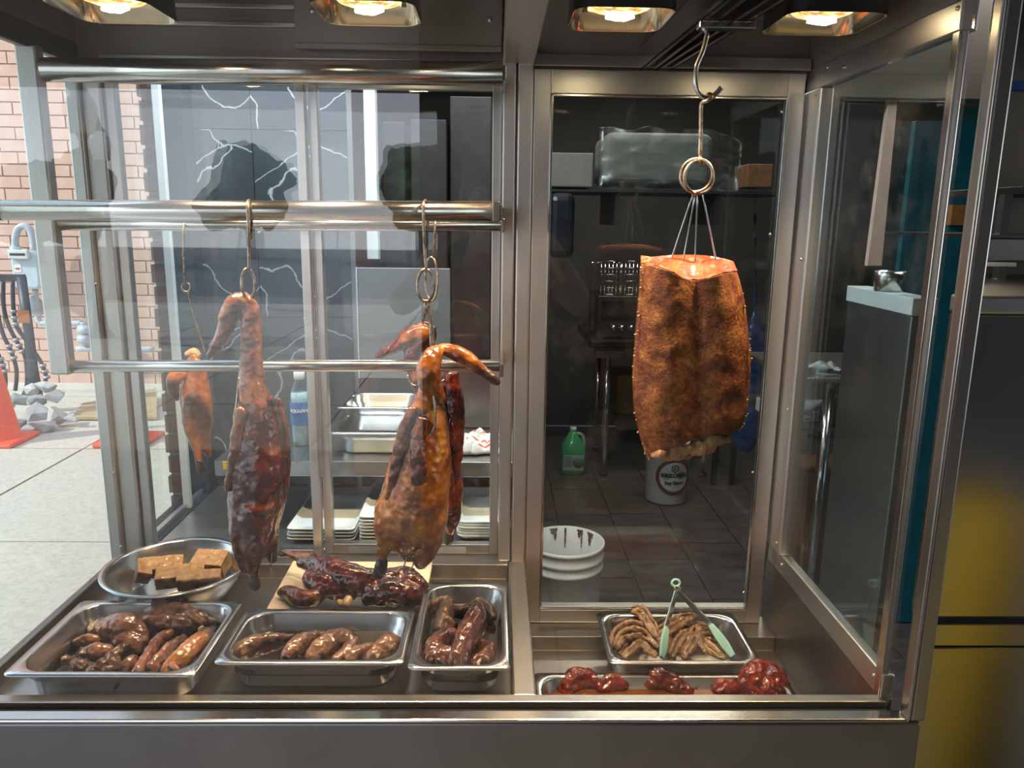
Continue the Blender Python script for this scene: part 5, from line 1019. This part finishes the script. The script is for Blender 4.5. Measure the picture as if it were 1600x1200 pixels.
for pts in (((20, 440), (21, 480), (26, 510), (40, 530)), ((5, 440), (6, 480), (14, 510), (30, 540), (40, 560), (42, 600), (35, 620)), ((-8, 470), (4, 520), (18, 550), (26, 580), (24, 610)), ((44, 540), (55, 552), (66, 570), (72, 590), (66, 602), (55, 606)), ((-20, 520), (-2, 555), (8, 585), (8, 612))):
    b = MB(); b.tube([tuple(q) for q in spline([PY(x, y, Yr) for x, y in pts], 6)], .016, 8); rd_ = part('curved_rod', b, IR, rl)
    q = spline([PY(x, y, Yr) for x, y in pts], 6); k = len(q) // 2; b = MB(); d = Vector(q[k + 1] - q[k - 1]).normalized(); o_ = Vector(q[k].tolist())
    for s_ in (-.05, 0, .05): b.cyl(o_ + d * (s_ - .012), o_ + d * (s_ + .012), .026, 8)
    part('collar', b, plain('pewter', (.35, .35, .36), .4, .6, var=.1), rd_)
# rubble chunks
RUB = food('broken_concrete', [(.25, (.13, .13, .13)), (.5, (.30, .30, .295)), (.75, (.52, .52, .50))], 5, .85, 0, .6, 12)
RUBL = food('broken_concrete_pale', [(.25, (.30, .29, .27)), (.5, (.50, .49, .47)), (.75, (.66, .65, .63))], 5, .85, 0, .6, 12)
chunks = [(18, 665, 5.72, 22, 19, 'dark square chunk at the front left'), (40, 672, 5.62, 12, 7, 'small pale chunk lowest at the front'), (62, 667, 5.7, 22, 13, 'rounded grey chunk at the front middle'), (58, 646, 5.9, 16, 14, 'pale broken chunk in the middle'), (88, 648, 5.85, 17, 13, 'angular grey chunk in the middle right'), (110, 656, 5.8, 10, 6, 'small flat chunk at the right end'),
          (10, 632, 6.0, 12, 13, 'white pointed chunk at the far left'), (32, 625, 6.05, 14, 10, 'dark rough chunk at the upper left'), (48, 608, 6.15, 10, 9, 'bright chunk at the very top'), (70, 605, 6.15, 15, 8, 'flat slab chunk on top'), (86, 618, 6.1, 12, 10, 'dark chunk at the upper right'), (58, 626, 6.0, 14, 9, 'tan streaked chunk at the centre back'), (10, 650, 5.85, 10, 9, 'small grey chunk behind the cone')]
for i, (px, py, Y, rx, ry, lb) in enumerate(chunks):
    c = PY(px, py, Y); s_ = mpp(c); bm_pts = []; me = MB(); rnd = random.Random(i)
    import bmesh
    bm = bmesh.new()
    for k in range(13):
        v = Vector((rnd.gauss(0, 1), rnd.gauss(0, 1), rnd.gauss(0, 1))).normalized(); v *= rnd.uniform(1.0, 1.18); bm.verts.new((c[0] + v.x * rx * 1.2 * s_, c[1] + v.y * rx * s_ * .8, c[2] + v.z * ry * 1.2 * s_))
    r_ = bmesh.ops.convex_hull(bm, input=bm.verts); bmesh.ops.delete(bm, geom=[g_ for g_ in r_['geom_interior'] if isinstance(g_, bmesh.types.BMVert)], context='VERTS')
    bm.verts.ensure_lookup_table(); bm.verts.index_update()
    me.add([v.co.copy() for v in bm.verts], [[v.index for v in f.verts] for f in bm.faces]); bm.free()
    solo('rubble_chunk', me, RUBL if any(w in lb for w in ('pale', 'white', 'bright', 'flat', 'angular')) else RUB, lb + ' of the rubble heap', 'rubble', 'broken concrete heap', bevel=.006)
# plywood sheet
b = MB(); T = [PZ(112, 652, .03), PZ(245, 652, .03), PZ(245, 606, .09), PZ(128, 630, .05)]
b.poly([tuple(p) for p in T], (0, 0, -.02)); solo('plywood_sheet', b, food('plywood', [(.3, (.38, .27, .14)), (.7, (.56, .43, .25))], 3, .8, 0, .2, 30, (1, 8, 1)), 'tan plywood sheet lying beside the rubble heap', 'plywood')
# cones
ORG = plain('cone_orange', (.85, .10, .045), .5, var=.08)
def cone(px, py, lb, h=.72):
    c = PZ(px, py, .0); t_ = thing('traffic_cone', lb, 'traffic cone', c)
    b = MB(); b.box((c[0] - .18, c[1] - .18, .002), (c[0] + .18, c[1] + .18, .035)); part('base', b, ORG, t_, .01)
    b = MB(); b.lathe([(.145, .034), (.13, .06), (.030, h), (.024, h + .01), (.02, h), (.12, .05)], (c[0], c[1], 0), 28); part('cone_body', b, ORG, t_)
cone(1, 690, 'orange traffic cone in front of the rubble heap at the far left'); cone(203, 690, 'orange traffic cone standing behind the case corner post')
# ================================================================ THE STREET BEHIND THE CAMERA (seen in reflections)
LEAF = food('tree_leaves', [(.3, (.012, .03, .010)), (.55, (.035, .075, .022)), (.8, (.09, .14, .05))], 2.0, .8, 0, .8, 6)
for k in range(11):
    x = -34 + k * 6.2 + random.uniform(-1, 1); y = -27 + random.uniform(-3, 2); h = random.uniform(3.6, 5.2)
    t_ = thing('street_tree', ['broad', 'tall', 'low', 'ragged'][k % 4] + ' green tree across the street, number ' + ['one', 'two', 'three', 'four', 'five', 'six', 'seven', 'eight', 'nine', 'ten', 'eleven'][k] + ' of the row', 'tree', (x, y, -.1), 'trees across the street')
    b = MB(); b.cyl((x, y, -.12), (x, y, h * .6), .18, 10); part('trunk', b, plain('bark', (.07, .05, .04), .9, var=.2), t_)
    mb = MB()
    for q in range(9):
        a = random.uniform(0, 6.28); r_ = random.uniform(0, 2.2); mb.lathe([(.01, -1), (.8, -.6), (1.1, 0), (.8, .7), (.01, 1.0)], (x + r_ * math.cos(a), y + r_ * math.sin(a) * .6, h * .62 + random.uniform(-1., 1.)), 10)
    o = part('crown', mb, LEAF, t_); r = o.modifiers.new('remesh', 'REMESH'); r.mode = 'VOXEL'; r.voxel_size = .25
    tx = bpy.data.textures.new('clouds', 'CLOUDS'); tx.noise_scale = .7; dm = o.modifiers.new('displace', 'DISPLACE'); dm.texture = tx; dm.strength = .9
LAMPG = plain('lamp_globe', (.80, .80, .76), .3, var=.03)
for lb, (x, y) in (('nearer', (-5.2, -8.)), ('farther', (-7.4, -13.))):
    t_ = thing('street_lamp', lb + ' black street lamp with a pale globe across the pavement', 'street lamp', (x, y, -.1))
    b = MB(); b.lathe([(.16, 0), (.16, .1), (.09, .25), (.06, .6), (.05, 2.6), (.08, 2.68), (.001, 2.7)], (x, y, -.11), 16); part('post', b, IR, t_)
    b = MB(); b.lathe([(.001, 2.69), (.14, 2.69), (.20, 2.95), (.19, 3.05), (.10, 3.2), (.001, 3.2)], (x, y, -.11), 18); part('globe', b, LAMPG, t_)
    b = MB(); b.lathe([(.11, 3.2), (.10, 3.24), (.04, 3.3), (.05, 3.34), (.001, 3.5)], (x, y, -.11), 14); part('finial', b, IR, t_)
b = MB(); b.box((-.35, -3.5, -.1), (7, -3.3, 4.6)); b.box((-.40, -3.5, -.1), (-.30, -1.9, 2.61)); struct('added_dark_wall', b, plain('dark_reflection_wall', (.035, .03, .028), .8, var=.3, vs=2))  # unseen walls added to darken the right-hand reflections and block low sun
# bollard out of view, added to give the counter panels their yellow reflection
b = MB(); b.lathe([(.001, 0), (.10, 0), (.10, .95), (.09, 1.0), (.05, 1.04), (.001, 1.05)], (1.14, .72, -.035), 28); solo('reflection_bollard', b, plain('bollard_yellow', (.90, .66, .02), .4, var=.05), 'unseen yellow bollard added for its reflection in the pass counter panels', 'bollard')
# the photographer
sk = {}
def person():
    V = {'pelvis': (.02, -.52, .92, .15, .11), 'waist': (.0, -.50, 1.08, .14, .10), 'chest': (-.02, -.48, 1.32, .17, .12), 'neck': (-.03, -.46, 1.50, .06, .06), 'chin': (-.03, -.43, 1.58, .07, .08), 'head': (-.03, -.44, 1.67, .082, .10), 'crown': (-.03, -.45, 1.74, .06, .075),
         'shl': (-.21, -.46, 1.42, .065, .065), 'ell': (-.33, -.30, 1.30, .045, .045), 'wrl': (-.17, -.06, 1.52, .028, .026), 'pal': (-.125, -.05, 1.57, .032, .018),
         'shr': (.17, -.46, 1.42, .065, .065), 'elr': (.31, -.30, 1.30, .045, .045), 'wrr': (.17, -.06, 1.52, .028, .026), 'par': (.125, -.05, 1.57, .032, .018),
         'hil': (-.08, -.52, .86, .10, .10), 'knl': (-.10, -.50, .48, .065, .065), 'anl': (-.11, -.54, .08, .045, .045), 'tol': (-.12, -.40, .03, .04, .03),
         'hir': (.12, -.52, .86, .10, .10), 'knr': (.13, -.50, .48, .065, .065), 'anr': (.14, -.54, .08, .045, .045), 'tor': (.15, -.40, .03, .04, .03)}
    E_ = [('pelvis', 'waist'), ('waist', 'chest'), ('chest', 'neck'), ('neck', 'chin'), ('chin', 'head'), ('head', 'crown'), ('chest', 'shl'), ('shl', 'ell'), ('ell', 'wrl'), ('wrl', 'pal'), ('chest', 'shr'), ('shr', 'elr'), ('elr', 'wrr'), ('wrr', 'par'), ('pelvis', 'hil'), ('hil', 'knl'), ('knl', 'anl'), ('anl', 'tol'), ('pelvis', 'hir'), ('hir', 'knr'), ('knr', 'anr'), ('anr', 'tor')]
    for s_, hand in ((-1, 'pal'), (1, 'par')):
        bx, by, bz = V[hand][:3]
        for k, (dz, l) in enumerate(((.03, .05), (.014, .058), (-.003, .054), (-.018, .042))):
            V[f'f{hand}{k}a'] = (bx - s_ * .022, by + .012, bz + dz, .0095, .0095); V[f'f{hand}{k}b'] = (bx - s_ * (.022 + l * .6), by + .008, bz + dz, .0085, .0085); E_ += [(hand, f'f{hand}{k}a'), (f'f{hand}{k}a', f'f{hand}{k}b')]
        V[f't{hand}a'] = (bx - s_ * .012, by - .02, bz - .02, .011, .011); V[f't{hand}b'] = (bx - s_ * .04, by - .03, bz - .01, .0095, .0095); E_ += [(hand, f't{hand}a'), (f't{hand}a', f't{hand}b')]
    names = list(V); me = bpy.data.meshes.new('figure'); me.from_pydata([V[n][:3] for n in names], [(names.index(a), names.index(b_)) for a, b_ in E_], []); me.update()
    o = bpy.data.objects.new('figure', me); COL.objects.link(o)
    md = o.modifiers.new('skin', 'SKIN'); sd = me.skin_vertices[0].data
    for i, n in enumerate(names): sd[i].radius = V[n][3:5]; sd[i].use_root = (n == 'pelvis')
    sb = o.modifiers.new('sub', 'SUBSURF'); sb.levels = 2; sb.render_levels = 2
    dg = bpy.context.evaluated_depsgraph_get(); m2 = bpy.data.meshes.new_from_object(o.evaluated_get(dg)); bpy.data.objects.remove(o)
    mb = MB(); mb.v = [tuple(v.co) for v in m2.vertices]; mb.f = [tuple(p_.vertices) for p_ in m2.polygons]; mb.sm = [True] * len(mb.f)
    root = thing('person', 'person in a red shirt holding up a phone, mirrored in the glass', 'person', (0, -.5, 0))
    skin = plain('skin', (.50, .30, .22), .5, var=.06); red = plain('red_shirt', (.42, .012, .03), .8, var=.12); jean = plain('dark_trousers', (.02, .024, .035), .85, var=.2)
    bo = part('body', mb, [skin, red, jean], root); off = wloc(bo)
    for p_ in bo.data.polygons:
        c = p_.center + off
        p_.material_index = 2 if c.z < .93 else (1 if (c.z < 1.49 and (c.y < -.36) ) else 0)
    b = MB(); b.lathe([(.001, .115), (.05, .108), (.086, .07), (.098, .0), (.094, -.05), (.09, -.06), (.085, 0), (.001, .09)], (-.03, -.462, 1.69), 20); hr = part('hair', b, plain('black_hair', (.012, .01, .01), .5, var=.3), root)
    for s_ in (-1, 1):
        b = MB(); b.lathe([(.001, -.011), (.011, 0), (.001, .011)], (-.03 + s_ * .032, -.345, 1.675), 10); part('eye', b, WHITE, root)
        b = MB(); b.tube([(-.03 + s_ * .034 + .024 * math.cos(a), -.335, 1.675 + .018 * math.sin(a)) for a in [k * math.pi / 8 for k in range(16)]], .002, 6, closed=True); part('spectacle_rim', b, BLACK, root)
        b = MB(); limb(b, [(-.03 + s_ * .083, -.44, 1.64, .01, .02), (-.03 + s_ * .088, -.44, 1.69, .01, .022)]); part('ear', b, skin, root)
    b = MB(); limb(b, [(-.03, -.345, 1.675, .008, .008), (-.03, -.33, 1.645, .013, .012)]); part('nose', b, skin, root)
    b = MB(); limb(b, [(-.052, -.347, 1.60, .005, .005), (-.03, -.342, 1.597, .007, .006), (-.008, -.347, 1.60, .005, .005)]); part('mouth', b, plain('lips', (.4, .14, .12), .5, var=.05), root)
    b = MB(); b.box((-.085, -.028, 1.567), (.085, -.019, 1.647)); solo('phone', b, BLACK, 'black phone held up sideways by the person in the red shirt', 'phone', bevel=.004)
person()
